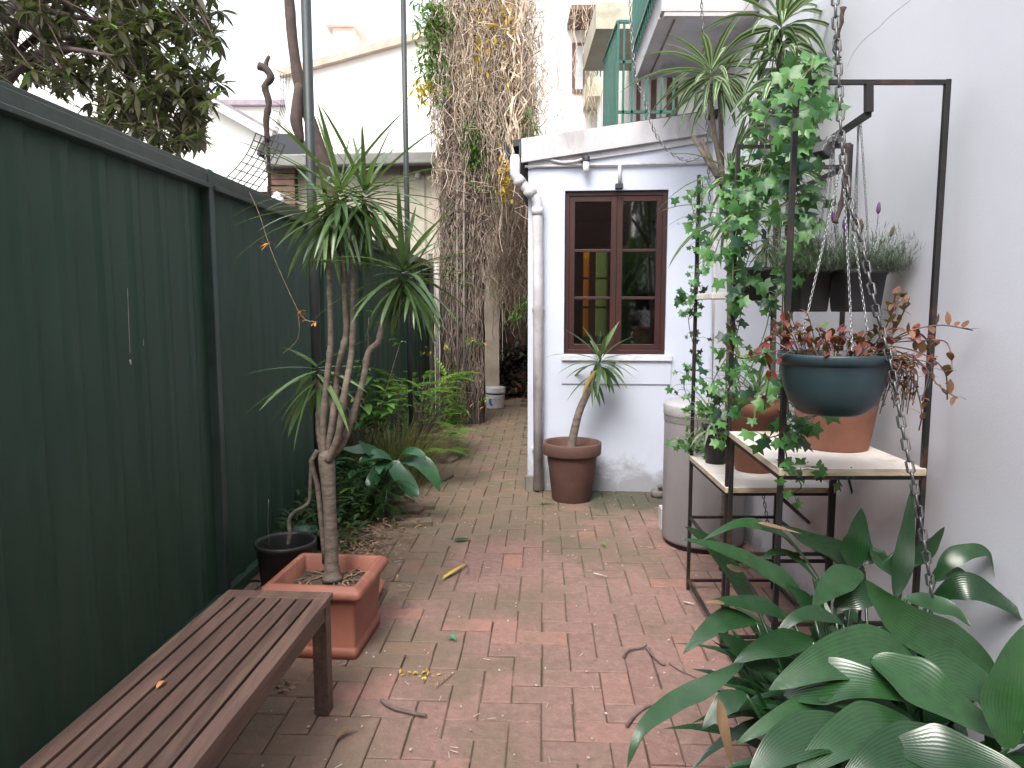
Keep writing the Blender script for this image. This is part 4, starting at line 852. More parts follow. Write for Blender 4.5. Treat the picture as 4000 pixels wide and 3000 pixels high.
# ================================================================== LAVENDER POT
ly = 2.62; cx_ = at(3310, 1130, ly); lp = thing('hanging_lavender_pot', 'dark square hanging pot of grey-green lavender with a purple flower', 'hanging pot', (cx_.x, ly, at(3300, 1218, ly).z))
zb = at(3300, 1218, ly).z; zt_ = at(3300, 1055, ly).z; hh = zt_ - zb
for xa, xb in ((3128, 3262), (3262, 3425)):
    x0, x1 = at(xa, 1130, ly).x, at(xb, 1130, ly).x; cc = V((x0 + x1) / 2, ly + (.08 if xa < 3200 else 0), zb); hw = (x1 - x0) / 2
    mb = MB(); sqlathe(mb, [(.01, 0), (hw * .82, 0), (hw * .86, .01), (hw, hh - .02), (hw * 1.06, hh - .018), (hw * 1.06, hh), (hw * .95, hh), (hw * .9, hh * .7), (.002, hh * .7)], cc, .2); mb.build('pot', M['black_plastic'], lp)
mb = MB()
for i in range(800):
    u = R.uniform(-1, 1); b0 = V(cx_.x + u * .17 - .03, ly + R.uniform(-.07, .1), zt_ - .02); d = V(u * .8 + R.uniform(-.6, .6), R.uniform(-.9, .7), R.uniform(.25, 1.1)).normalized(); l = R.uniform(.07, .19)
    P = [b0, b0 + d * l * .5, b0 + d * l + V(0, 0, .01)]
    for k in range(15):
        q = P[0].lerp(P[2], R.uniform(.15, 1)); dd = (d * .8 + rv() * .8).normalized(); mb.leaf(q, dd, R.uniform(.02, .036), .0055, .2, 1, 'strap', .2)
mb.build('foliage', M['lav'], lp)
for (px, py, bx, by, mt) in ((3432, 815, 3425, 900, 'purple'), (3298, 880, 3300, 960, 'purple'), (3255, 850, 3265, 950, 'purple'), (3485, 905, 3470, 950, 'browncap'), (3550, 930, 3520, 970, 'browncap'), (3365, 880, 3370, 960, 'browncap'), (3345, 860, 3360, 950, 'browncap')):
    a, b = at(bx, by, ly), at(px, py, ly); mb = MB(); mb.tube([a, b], .0012, 4); T = (b - a).normalized()
    mb.tube([b - T * .018, b - T * .01, b, b + T * .015, b + T * .024], [.003, .0075, .008, .006, .002], 8); mb.build('flower', M[mt], lp)
ch = MB()
for (a, b) in (((3215, 1060), (3262, 520)), ((3270, 1060), (3255, 520)), ((3180, 1060), (3258, 530)), ((3400, 1060), (3362, 480)), ((3325, 1060), (3356, 480)), ((3345, 880), (3352, 480))):
    ch = MB(); chain(ch, [at(*a, ly), at(*b, 2.42)], .015, .0013, .009); ch.build('hanging_chain', M['galv'], lp)
# S-hooks on the arm and clamp light
for (px, py, lb) in ((3355, 470, 'small steel hook near the corner of the hanger arm'), (3250, 545, 'small steel hook beside the grey clamp box on the hanger arm')):
    q = at(px, py, 2.42); mb = MB(); mb.tube([q + V(.016 * math.cos(a), 0, .016 * math.sin(a) - .005) for a in [PI * 1.25 - i * .35 for i in range(12)]], .0022, 6); mb.build('hook', M['galv'], loc=q, label=lb, cat='hook', group='hooks on the hanger arm')
q = at(3218, 588, 2.5); mb = MB(); mb.box(q, (.05, .05, .042), .5, ry=.5); mb.box(q + V(.028, -.01, .028), (.035, .05, .03), .5, ry=.5); mb.box(q + V(-.004, -.026, -.004), (.034, .006, .028), .5, ry=.5)
mb.build('clamp_box', M['dchain'], loc=q, label='grey metal clamp box fixed on the diagonal hanger arm', cat='clamp', bevel=.003)
# ================================================================== CHAINS
mb = MB(); P = bez([at(3262, -120, 2.05), at(3264, 60, 2.05), at(3276, 300, 2.05), at(3288, 560, 2.04), at(3318, 780, 2.03), at(3372, 980, 2.0), at(3420, 1200, 1.97), at(3478, 1420, 1.94), (at(3530, 1700, 1.9)), at(3575, 1920, 1.88), at(3610, 2120, 1.86), at(3642, 2330, 1.85)], 5); chain(mb, P, .040, .0035, .024)
mb.build('heavy_chain', M['dchain'], loc=P[0], label='heavy grey link chain hanging down past the teal pot to the aspidistra', cat='chain')
mb = MB(); P = bez([at(3294, 30, 2.1), at(3278, 110, 2.1), at(3262, 180, 2.1), at(3275, 230, 2.1)], 4); mb.tube(P, [.006 + .004 * (i % 3 == 0) for i in range(len(P))], 7); Pb = P
mb.build('dry_branch', M['bark_dark'], loc=P[0], label='knobbly dark dry branch caught on the top of the heavy chain', cat='branch')
mb = MB(); P = bez([at(3312, 560, 2.3), at(3300, 700, 2.3), at(3285, 800, 2.3), at(3262, 870, 2.3)], 4); mb.tube(P, [.007 + .004 * (i % 4 == 0) for i in range(len(P))], 7); mb.build('dry_branch', M['bark_dark'], loc=P[0], label='reddish dry branch dangling above the lavender pot', cat='branch')
mb = MB(); P = bez([at(2458, -60, 5.0), at(2468, 150, 5.0), at(2485, 300, 5.0), at(2520, 400, 5.0), at(2560, 520, 5.0), at(2620, 595, 5.0), at(2690, 625, 5.0), at(2772, 590, 5.0)], 5); chain(mb, P, .036, .0035, .024); mb.build('slack_chain', M['galv'], loc=P[0], label='silver chain sagging in a curve in front of the shed fascia', cat='chain')
mb = MB(); P = bez([at(2738, -60, 4.4), at(2748, 200, 4.4), at(2762, 500, 4.4), at(2772, 800, 4.4)], 5); chain(mb, P, .034, .003, .02); mb.build('hanging_chain', M['dchain'], loc=P[0], label='thin dark chain hanging straight down beneath the balcony', cat='chain')
mb = MB(); P = [at(2868, 1230, 3.9), at(2885, 1500, 3.9), at(2960, 1800, 4.0), at(3000, 2050, 4.0)]; chain(mb, P, .034, .003, .02); mb.build('rear_chain', M['dchain'], loc=P[0], label='dull chain hanging behind the rear rack near the tank', cat='chain')
# ================================================================== VARIEGATED DRACAENAS
vd = thing('striped_dracaena', 'tall striped dracaena with the highest white-edged rosette against the white wall', 'plant', (at(3010, 1500, 3.45).x, 3.45, .736))
P = bez([at(3015, 1720, 3.45), at(3020, 1300, 3.45), at(3030, 900, 3.45), at(3010, 600, 3.45), at(3030, 380, 3.45), at(3050, 170, 3.45)], 5); mb = MB(); mb.tube(P, [.016 - .006 * i / len(P) for i in range(len(P))], 8); mb.build('stem', M['bark_pale'], vd)
mb = MB(); rosette(mb, at(3050, 110, 3.45), 28, .38, .052, 1.2, -.3, (.7, 2.4), 6, shape='lance', core=.03)
for k in range(95): q = P[int(len(P) * R.uniform(.40, .97))]; a = R.uniform(0, 6.28); mb.leaf(q, (math.cos(a), math.sin(a), R.uniform(-.1, .8)), R.uniform(.2, .36), .044, R.uniform(1.2, 2.6), 6, 'lance', .3)
mb.build('foliage', M['varieg'], vd)
vd = thing('striped_dracaena', 'lower striped dracaena with arching white-edged leaves beneath the balcony', 'plant', (at(2800, 1500, 4.0).x, 3.95, 0))
P = bez([V(at(2830, 1900, 3.95).x, 3.95, 0), at(2850, 1300, 3.95), at(2838, 800, 3.95), at(2790, 520, 3.95), at(2778, 330, 3.95)], 5); mb = MB(); mb.tube(P, [.018 - .006 * i / len(P) for i in range(len(P))], 8)
for e in ((2705, 530), (2740, 545), (2745, 590)): mb.tube([at(e[0], e[1], 4.0), at(2840, 760, 3.97)], .012, 7)
mb.tube([at(2822, 740, 4.05), at(2812, 330, 4.05)], .014, 6)
mb.build('stem', M['bark_pale'], vd)
mb = MB(); rosette(mb, at(2778, 290, 3.95), 30, .42, .042, 1.1, -.5, (.5, 2.0), 6, shape='lance', core=.03); rosette(mb, at(2815, 330, 4.0), 16, .40, .04, .9, -.7, (.5, 2.0), 6, shape='lance', core=.03)
rosette(mb, at(2850, 690, 3.9), 22, .40, .026, 1.2, -.6, (.5, 2), 6, shape='lance')
rosette(mb, at(2830, 860, 3.9), 16, .40, .022, .8, -.8, (.8, 2.2), 6)
mb.build('foliage', M['varieg'], vd)
# ================================================================== IVY
iv = thing('ivy', 'slender ivy strand climbing the rear left rack post beside the shed window', 'ivy', (P2[('l', 'b')].x, 3.62, 0), group='ivy vines on the racks'); lv = MB(); sm = MB()
strands = [([(2745, 700), (2735, 900), (2722, 1150), (2690, 1250), (2715, 1400), (2670, 1500), (2725, 1650), (2700, 1760)], 3.68, .055, 52),
 ([(2745, 720), (2700, 780), (2735, 900)], 3.6, .06, 14), ([(2640, 1715), (2700, 1745), (2750, 1760)], 3.6, .075, 10), ([(2760, 1000), (2700, 1150), (2670, 1160)], 3.6, .06, 12),
 ([(3190, 255), (3150, 290), (3110, 380), (3095, 520), (3085, 700)], 2.6, .082, 16), ([(3090, 380), (3010, 420), (2990, 560), (2960, 700), (2900, 800), (2870, 950), (2860, 1150)], 2.95, .085, 46),
 ([(3060, 600), (3000, 700), (2970, 820), (2930, 980), (2900, 1100), (2890, 1250), (2860, 1400), (2870, 1550), (2820, 1620)], 3.0, .082, 52),
 ([(3100, 480), (3140, 560), (3080, 640), (3120, 780), (3090, 880), (3150, 950), (3110, 1050), (3060, 1110)], 2.6, .088, 34), ([(2880, 620), (2870, 760), (2890, 900)], 3.05, .07, 18),
 ([(3230, 380), (3170, 430), (3110, 520)], 2.7, .09, 12), ([(3190, 255), (3140, 330), (3180, 420), (3150, 520), (3090, 600)], 2.55, .10, 22), ([(3190, 255), (3130, 300), (3090, 360), (3110, 470)], 2.2, .085, 16), ([(3010, 640), (2950, 760), (2830, 900), (2790, 1000)], 3.0, .08, 20), ([(2850, 1380), (2790, 1480), (2760, 1600)], 3.1, .07, 14), ([(3200, 720), (3140, 750), (3100, 830), (3190, 850)], 2.62, .085, 10),
 ([(3080, 1120), (3020, 1180), (2990, 1290), (2950, 1400), (2900, 1500)], 2.8, .07, 18), ([(3060, 1480), (3080, 1600), (3050, 1690), (3000, 1710)], 2.3, .072, 14), ([(3200, 1620), (3150, 1640), (3070, 1700), (3100, 1760)], 2.3, .075, 9),
 ([(3060, 1700), (3080, 1830), (3100, 1850), (3130, 1900), (3090, 1930)], 2.3, .07, 7), ([(3060, 1700), (3090, 1830), (3180, 1835), (3250, 1850), (3290, 1900)], 2.3, .062, 5), ([(2870, 1550), (2830, 1650), (2790, 1720)], 3.0, .06, 12), ([(2960, 560), (2920, 640), (2880, 700), (2840, 800)], 3.1, .08, 16)]
allp = []
for pts_, Y_, sz, n in strands:
    
    if pts_[0] == (3190, 255) and iv.name == 'ivy':
        lv.build('leaves', M['ivy'], iv); sm.build('stems', M['ivystem'], iv); lv = MB(); sm = MB(); allp = []; iv = thing('ivy', 'dense bright green ivy mass covering the middle and top of the two racks', 'ivy', (P2[('l', 'f')].x, 3.0, 0), group='ivy vines on the racks')
    P = bez([at(x, y, Y_ + R.uniform(-.04, .04)) for x, y in pts_], 6); sm.tube(P, .0022, 5)
    if allp:   # runner joining this strand to the rest of the vine
        a_ = min(((p_ - q_).length, i_, j_) for i_, p_ in enumerate(P) for j_, q_ in enumerate(allp)); sm.tube([P[a_[1]], (P[a_[1]] + allp[a_[2]]) / 2 + V(0, 0, .004), allp[a_[2]]], .0018, 5)
    allp += P
    for i in range(int(n * 1.75)):
        q = P[R.randrange(len(P))]; off = V(R.gauss(0, .034), R.gauss(0, .035), R.gauss(0, .02)); e = q + off
        sm.tube([q, q + off * .6 + V(0, 0, .01), e], .0012, 3, cap=False); lv.ivy(e, V(R.gauss(0, .55), -1, R.gauss(.45, .5)), V(R.gauss(0, .6), 0, -1), sz * R.uniform(.55, 1.1))
lv.build('leaves', M['ivy'], iv); sm.build('stems', M['ivystem'], iv)
# ================================================================== ASPIDISTRA
ap = thing('aspidistra', 'big glossy dark green aspidistra clump filling the near right corner', 'plant', (1.0, 1.8, 0)); mb = MB()
def C5(x, y, Y): return at(2300 + x * .7685, 1900 + y * .7685, Y)
AS = [ # (crop x, y, Y) base..tip, width m, normal, tint (the narrow upright leaf's shade is in it)
 ([(860, 620, 2.1), (740, 480, 2.05), (620, 310, 2.0), (490, 205, 1.95)], .105, (.6, -.7, .5), .5), ([(1170, 470, 2.15), (1060, 330, 2.1), (930, 225, 2.0), (760, 195, 1.95), (580, 272, 1.9)], .075, (.1, -.5, 1), .75),
 ([(1130, 640, 2.0), (1010, 500, 1.97), (850, 400, 1.93), (650, 310, 1.88), (465, 266, 1.85)], .075, (-.2, -.7, .8), .85), ([(1160, 480, 2.1), (1050, 370, 2.08), (950, 335, 2.05), (870, 380, 2.02)], .05, (0, -.5, 1), .6),
 ([(1400, 430, 2.3), (1270, 340, 2.3), (1100, 270, 2.25), (990, 200, 2.2)], .10, (.3, -.8, .6), .15), ([(1350, 420, 2.25), (1345, 320, 2.26), (1365, 220, 2.27), (1385, 110, 2.28)], .135, (.1, -1, .1), .3),
 ([(1560, 560, 2.1), (1590, 420, 2.12), (1620, 220, 2.15), (1645, -10, 2.18)], .075, (-.5, -1, 0), .05), ([(1600, 400, 2.2), (1680, 350, 2.2), (1750, 280, 2.2), (1808, 205, 2.2)], .075, (.2, -1, .3), .1),
 ([(1760, 480, 2.0), (1820, 385, 2.0), (1930, 335, 2.0), (2030, 350, 2.0), (2080, 520, 1.98)], .07, (.3, -.6, .8), .35), ([(1390, 440, 2.05), (1290, 470, 2.0), (1200, 540, 1.96), (1138, 610, 1.92)], .105, (-.1, -.7, .7), .6),
 ([(2060, 970, 1.75), (1900, 840, 1.75), (1650, 720, 1.72), (1500, 590, 1.72), (1408, 475, 1.72)], .14, (-.5, -.8, .5), .9), ([(1610, 570, 1.9), (1730, 600, 1.88), (1850, 640, 1.85), (1945, 715, 1.82)], .09, (.1, -.5, .9), .6),
 ([(1760, 560, 1.95), (1900, 510, 1.92), (2060, 570, 1.9), (2250, 700, 1.85)], .10, (.3, -.8, .5), .02), ([(1660, 900, 1.68), (1450, 850, 1.66), (1200, 900, 1.62), (915, 1035, 1.58)], .17, (.1, -.65, .8), .7),
 ([(1000, 1060, 1.62), (1180, 1010, 1.6), (1440, 1010, 1.56), (1720, 1115, 1.52)], .145, (.05, -.55, .9), .65), ([(1440, 880, 1.6), (1620, 980, 1.55), (1850, 1130, 1.5), (2170, 1305, 1.44)], .165, (.3, -.7, .7), .8),
 ([(1650, 1200, 1.58), (1500, 1160, 1.57), (1350, 1100, 1.56), (1168, 1080, 1.55)], .085, (0, -.9, .4), .88), ([(1300, 1160, 1.6), (1130, 1140, 1.58), (960, 1190, 1.55), (745, 1310, 1.52)], .085, (-.1, -.5, .9), .85),
 ([(780, 900, 1.75), (620, 1010, 1.7), (430, 1110, 1.66), (270, 1240, 1.6), (195, 1430, 1.56)], .075, (-.2, -.5, .9), .6), ([(850, 690, 1.9), (720, 680, 1.86), (600, 740, 1.82), (480, 850, 1.78)], .085, (-.1, -.6, .8), .5),
 ([(1040, 690, 1.95), (900, 620, 1.92), (740, 590, 1.88), (590, 590, 1.85)], .07, (0, -.6, .8), .4), ([(1290, 700, 1.85), (1180, 655, 1.83), (1050, 670, 1.8), (945, 765, 1.78)], .06, (0, -.6, .9), .3),
 ([(1140, 790, 1.75), (1000, 790, 1.73), (860, 830, 1.7), (735, 900, 1.68)], .085, (-.2, -.9, .4), .45), ([(800, 1060, 1.68), (720, 1090, 1.66), (650, 1150, 1.64), (575, 1235, 1.62)], .07, (-.2, -.7, .7), .3),
 ([(1680, 950, 1.6), (1830, 960, 1.6), (2000, 1050, 1.58), (2050, 1215, 1.55)], .15, (.2, -.7, .7), .55), ([(2130, 1330, 1.4), (2110, 1120, 1.42), (2150, 900, 1.44), (2230, 690, 1.46)], .12, (-.3, -1, .1), .92),
 ([(1340, 1210, 1.5), (1150, 1260, 1.46), (960, 1350, 1.42), (800, 1520, 1.38)], .13, (-.1, -.5, .9), .35), ([(1650, 1210, 1.5), (1450, 1230, 1.46), (1250, 1320, 1.42), (1040, 1480, 1.38)], .14, (-.1, -.5, .9), .6),
 ([(1900, 1290, 1.42), (1650, 1330, 1.4), (1450, 1400, 1.36), (1250, 1560, 1.33)], .13, (0, -.6, .9), .25), ([(1550, 1330, 1.4), (1750, 1350, 1.38), (2000, 1400, 1.35), (2300, 1520, 1.3)], .13, (.1, -.6, .9), .2),
 ([(1140, 640, 1.95), (1100, 580, 1.95), (1060, 540, 1.95), (1000, 505, 1.95)], .05, (-.2, -.9, .3), .2), ([(960, 930, 1.75), (850, 880, 1.74), (740, 800, 1.73), (655, 745, 1.72)], .07, (-.2, -.8, .5), .1),
 ([(1740, 480, 2.05), (1800, 440, 2.05), (1880, 440, 2.05), (1965, 490, 2.04)], .06, (.2, -.7, .7), .4), ([(1500, 760, 1.85), (1600, 740, 1.83), (1720, 820, 1.8), (1900, 950, 1.76)], .13, (.2, -.7, .6), .25),
 ([(1250, 620, 2.0), (1330, 560, 2.0), (1450, 560, 2.0), (1540, 640, 1.98)], .10, (.1, -.9, .4), .02), ([(1600, 470, 2.15), (1500, 380, 2.15), (1460, 350, 2.2), (1400, 400, 2.2)], .10, (.1, -.8, .5), .25)]
for P, w_, nn, t_ in AS: mb.ribbon(bez([C5(*q) for q in P], 9), w_ * .82, nn, .3, 'asp', t_, .10)
root = V(1.02, 1.80, .12)
for i in range(70):   # taller leaves of the clump, arching outwards
    a = R.uniform(0, 6.28); b0 = root + V(R.uniform(-.18, .2), R.uniform(-.3, .35), .06); d = V(math.cos(a) * .6, math.sin(a) * .55, R.uniform(.75, 1.4))
    if b0.x + d.x * .4 > 1.33: d.x = -.15
    mb.leaf(b0, d, R.uniform(.38, .56), R.uniform(.075, .115), R.uniform(.9, 1.9), 8, 'asp', .3, R.uniform(0, .6))
for i in range(80):   # inner, lower leaves, tinted dark for the shade inside the clump
    a = R.uniform(0, 6.28); b0 = root + V(R.uniform(-.22, .25), R.uniform(-.25, .3), 0); d = V(math.cos(a) * .55, math.sin(a) * .5, R.uniform(.5, 1.2)); 
    if b0.x + d.x * .3 > 1.33: d.x = -.1
    mb.leaf(b0, d, R.uniform(.3, .48), R.uniform(.07, .11), R.uniform(.4, 1.3), 6, 'asp', .25, R.uniform(0, .35))
for i in range(26):   # long narrow leaves arching towards the path and the front
    a = R.uniform(2.2, 5.0); b0 = root + V(R.uniform(-.2, .15), R.uniform(-.25, .2), .08); mb.leaf(b0, V(math.cos(a) * .6, math.sin(a) * .5, R.uniform(.8, 1.3)), R.uniform(.45, .62), R.uniform(.05, .075), R.uniform(1.3, 2.2), 9, 'asp', .3, R.uniform(.2, .9))
mb.build('leaves', M['aspid'], ap)
mb = MB()
for P, w_, nn, t_ in AS:
    q = C5(*P[0]); g = V(root.x + R.uniform(-.12, .12), root.y + R.uniform(-.12, .12), .1); mb.tube(bez([q, (q + g) / 2 + V(0, 0, -.04), g], 3), .005, 5)
mb.build('stalks', M['aspid'], ap)
mb = MB(); mb.ribbon(bez([C5(660, 1080, 1.62), C5(690, 1250, 1.6), C5(735, 1430, 1.6)], 5), .026, (0, -1, .2), .45, 'lance', .5); mb.ribbon(bez([C5(700, 400, 1.95), C5(760, 425, 1.93), C5(830, 405, 1.92)], 4), .02, (0, -.6, .7), .3, 'lance')
mb.ribbon(bez([C5(860, 185, 1.97), C5(950, 208, 1.96), C5(1080, 240, 1.96)], 4), .016, (0, -.4, .9), .4, 'lance'); mb.ribbon(bez([C5(690, 596, 1.83), C5(640, 590, 1.82), C5(590, 590, 1.82)], 4), .016, (0, -.4, .9), .3, 'lance')
mb.build('dead_leaves', M['deadleaf'], ap)
for i, (x, y, rr, lb) in enumerate(((1.0, 1.98, .15, 'black plastic pot hidden deepest under the aspidistra leaves'), (1.08, 1.62, .15, 'black plastic pot at the front under the big aspidistra leaves'), (1.22, 2.32, .11, 'black pot standing under the nearer rack behind the aspidistra'))):
    roundpot([(.02, 0), (rr * .8, 0), (rr, .24), (rr * 1.05, .24), (rr * 1.05, .265), (rr * .95, .26), (.001, .22)], (x, y, 0), 30).build('plant_pot', M['black_plastic'], loc=(x, y, 0), label=lb, cat='pot', group='black pots under the aspidistra')
# ================================================================== GARDEN BED PLANTS
def frond(mb, p, d, L_, n, ll, lw, droop=.8, st_=None):
    d = Vector(d).normalized(); P = [Vector(p)]
    for i in range(n): P.append(P[-1] + d * L_ / n); d = (d + V(0, 0, -droop / n)).normalized()
    (st_ or mb).tube(P, .0018, 4, cap=False); t_ = R.random() * .9
    for i in range(2, n + 1):
        T = (P[i] - P[i - 1]).normalized(); S = T.cross(V(0, 0, 1)); S = S.normalized() if S.length > .01 else V(1, 0, 0); k = math.sin(PI * (.25 + .7 * i / n))
        for s_ in (-1, 1): mb.leaf(P[i], S * s_ + T * .55 + V(0, 0, .1), ll * k, lw * k, .5, 2, 'ell', .1, min(.92, t_ + R.uniform(-.1, .1)))
q = on(1640, 1790); pt = thing('ferny_shrub', 'bright lime green ferny shrub leaning over the path from the bed', 'shrub', q); mb = MB(); st = MB()
for i in range(70):
    a = R.uniform(0, 6.28); hgt = R.uniform(.25, .85); P = bez([q, q + V(R.uniform(-.1, .1), R.uniform(-.1, .1), hgt * .5), q + V(math.cos(a) * .28, math.sin(a) * .3, hgt)], 3); st.tube(P, .003, 4)
    for k in range(3): frond(mb, P[-1] - V(0, 0, .06 * k), V(math.cos(a + R.uniform(-1, 1)), math.sin(a + R.uniform(-1, 1)), .5), R.uniform(.18, .28), 9, .06, .026)
for (x, y) in ((1775, 1690), (1740, 1760), (1660, 1540), (1745, 1490), (1790, 1480), (1600, 1530)):
    e = at(x, y, 6.0); st.tube(bez([q, (q + e) / 2 + V(0, 0, .1), e], 3), .003, 4)
    for k in range(4): frond(mb, e, V(R.uniform(-1, 1), R.uniform(-1, .4), .3), .26, 9, .07, .03)
mb.build('foliage', M['bright'], pt); st.build('stems', M['stick'], pt)
q = on(1530, 1890); pt = thing('grass_clump', 'untidy olive clump of long grass in the middle of the bed', 'grass', q); mb = MB()
for i in range(950):
    a = R.uniform(0, 6.28); rr = R.uniform(0, .30); mb.leaf(q + V(rr * math.cos(a), rr * math.sin(a), 0), V(math.cos(a) * .5 + R.uniform(-.3, .3), math.sin(a) * .5, 1.2), R.uniform(.32, .68), .0065, R.uniform(.4, 1.8), 4, 'strap', .2)
mb.build('blades', M['grass'], pt)
q = on(1450, 2030); pt = thing('broadleaf_plant', 'low plant with large glossy blue-green oval leaves beside the path', 'plant', q); mb = MB(); st = MB(); Yb = q.y - .05
BL_ = [((1530, 1800), (1490, 1830), (1450, 1890), (1455, 1905), .085, .3), ((1535, 1800), (1560, 1850), (1610, 1920), (1632, 1940), .10, .4), ((1570, 1800), (1640, 1810), (1690, 1860), (1718, 1920), .10, .8), ((1530, 1795), (1480, 1775), (1430, 1790), (1400, 1810), .07, .5),
       ((1510, 1790), (1440, 1760), (1380, 1760), (1330, 1750), .07, .35), ((1560, 1790), (1590, 1765), (1640, 1775), (1665, 1800), .06, .6), ((1500, 1800), (1460, 1780), (1420, 1745), (1400, 1720), .06, .5)]
for a, b, c, d, w_, t_ in BL_:
    P = bez([at(*a, Yb), at(*b, Yb - .06), at(*c, Yb - .1), at(*d, Yb - .12)], 4); mb.ribbon(P, w_ * 1.35, (.1, -.6, .9), .3, 'lance', t_, .06); st.tube([q + V(0, 0, 0), (q + P[0]) / 2 + V(.03, 0, .1), P[0]], .004, 5)
for i in range(26):
    a = R.uniform(0, 6.28); mb.leaf(q + V(R.uniform(-.15, .15), R.uniform(-.1, .3), R.uniform(.15, .42)), (math.cos(a), math.sin(a), .3), R.uniform(.12, .2), .07, 1.0, 4, 'ell', .2)
mb.build('leaves', M['broad'], pt); st.build('stems', M['stick'], pt)
q = on(1470, 2045); pt = thing('dark_fern', 'dense dark green fern drooping over fallen leaves at the bed edge', 'fern', q + V(-.03, .05, 0)); mb = MB()
for i in range(290):
    a = R.uniform(0, 6.28); frond(mb, q + V(R.uniform(-.26, .14), R.uniform(-.05, .3), R.uniform(.05, .3)), V(math.cos(a), math.sin(a), R.uniform(.1, .8)), R.uniform(.16, .28), 11, .034, .011, 1.4)
mb.build('fronds', M['fern'], pt)
q = on(1370, 1930); pt = thing('leafy_shrub', 'leafy green shrub behind the dracaena stems at the fence', 'shrub', q + V(0, .3, 0)); q = q + V(0, .3, 0); mb = MB(); st = MB()
for tgt, L_, w_, n in (((1470, 1620), .2, .07, 12), ((1420, 1560), .2, .07, 10), ((1530, 1600), .18, .06, 10), ((1330, 1620), .18, .05, 9), ((1440, 1500), .17, .06, 9), ((1500, 1560), .18, .065, 8), ((1390, 1440), .15, .05, 8), ((1400, 1640), .16, .06, 9), ((1350, 1560), .16, .05, 8), ((1560, 1530), .14, .05, 5), ((1480, 1660), .15, .05, 8), ((1200, 1660), .14, .06, 6), ((1215, 1740), .13, .06, 5), ((1330, 1500), .2, .03, 9), ((1440, 1240), .1, .03, 3), ((1560, 1350), .08, .03, 4)):
    e = at(*tgt, q.y + R.uniform(-.2, .15)); st.tube(bez([q, (q + e) / 2 + V(R.uniform(-.05, .05), 0, .05), e], 4), .004, 5)
    for k in range(n): a = R.uniform(0, 6.28); mb.leaf(e + rv(.06), (math.cos(a), math.sin(a), R.uniform(-.1, .6)), L_ * R.uniform(.7, 1.1), w_, 1.0, 4, 'ell', .2)
mb.build('leaves', leafmat('shrub_leaf', (.05, .18, .04), (.16, .34, .06), (.4, .38, .08), .3, .3), pt); st.build('stems', M['stick'], pt)
q = on(1330, 1990) + V(-.1, .3, 0); pt = thing('low_groundcover', 'dark tangled undergrowth below the fence at the back of the bed', 'undergrowth', q); mb = MB()
for i in range(1500):
    Y_ = R.uniform(4.0, 9.0); X_ = -1.45 + R.uniform(.0, .5) ; h_ = R.uniform(.02, .34) * (1 - abs(Y_ - 6) * .12); a = R.uniform(0, 6.28); mb.leaf(V(X_, Y_, h_), (math.cos(a), math.sin(a), .4), R.uniform(.05, .12), .03, .8, 2, 'ell', .2)
mb.build('leaves', M['fern'], pt)
mb = MB()
for i in range(1100):
    x, y = R.uniform(-1.45, -.62), R.uniform(3.5, 9); 
    if R.random() < .55: x, y = R.gauss(-.95, .13), R.gauss(4.1, .35)
    a = R.uniform(0, 6.28); mb.leaf(V(x, y, R.uniform(.03, .06)), (math.cos(a), math.sin(a), .2), R.uniform(.03, .08), .014, .4, 2, 'ell', .3)
mb.build('leaf_litter', M['litter'], kind='stuff', label='dry brown leaf litter on the bed soil and its brick edge', cat='leaf litter')
# young seedling shrubs at the foot of the vine trunk
q = on(1770, 1660) + V(0, -.2, 0); pt = thing('seedling_shrub', 'straggly seedling shrub at the foot of the ridged trunk', 'shrub', q); mb = MB(); st = MB()
for i in range(26):
    e = q + V(R.uniform(-.35, .4), R.uniform(-.2, .2), R.uniform(.1, 1.1)); st.tube(bez([q, (q + e) / 2 + V(R.uniform(-.1, .1), 0, 0), e], 3), .003, 4)
    for k in range(9): mb.leaf(e + rv(.07), rv() + V(0, -.3, .2), .065, .028, .6, 2, 'ell')
mb.build('leaves', M['vineleaf'], pt); st.build('stems', M['stick'], pt)
# ================================================================== VINE TRUNK
q = on(1805, 1655) + V(0, .22, 0); tr = thing('vine_clad_trunk', 'massive ridged trunk smothered in dry hanging vines between outhouse and shed', 'tree', q)
P = bez([q + V(0, 0, -.1), at(1808, 1300, q.y), at(1808, 1000, q.y), at(1822, 660, q.y), at(1850, 300, q.y), at(1870, -100, q.y), at(1880, -500, q.y)], 6); n = len(P); mb = MB()
mb.tube(P, [.30 - .02 * min(1, i / 8) + .05 * (i / n) + (.05 if i == 0 else 0) for i in range(n)], 150, prof=lambda u, i: 1 + .016 * math.sin(u * 2 * PI * 38) + .03 * math.sin(u * 2 * PI * 3 + i * .1) + .07 * mnoise.noise(V(u * 22, i * .45, 0)) + .05 * mnoise.noise(V(u * 60, i * 1.1, 4))); mb.build('trunk', M['bark_fluted'], tr)
vn = MB(); lf = MB()
def vine(a, b, r, wig=.08, n=9, t=None):
    P = [a.lerp(b, i / n) + V(R.gauss(0, wig), R.gauss(0, wig), 0) * (math.sin(PI * i / n) ** .5 if 0 < i < n else .2) for i in range(n + 1)]
    vn.tube(bez(P, 2), r, 4, t=R.random() if t is None else t, cap=False)
ty_ = q.y
for i in range(1900):
    x0 = R.gauss(1890, 105); x0 = min(max(x0, 1690), 2120); y0_ = R.uniform(-200, 350); l = abs(R.gauss(250, 180)) + 80; Yv = ty_ + R.uniform(-.55, .35)
    y1_ = min(y0_ + l, 700 + 60 * R.random() if x0 < 1900 else 980); vine(at(x0, y0_, Yv), at(x0 + R.gauss(0, 26) - (x0 - 1890) * .12, y1_, Yv), R.choice((.0022, .003, .004, .0055)), .055)
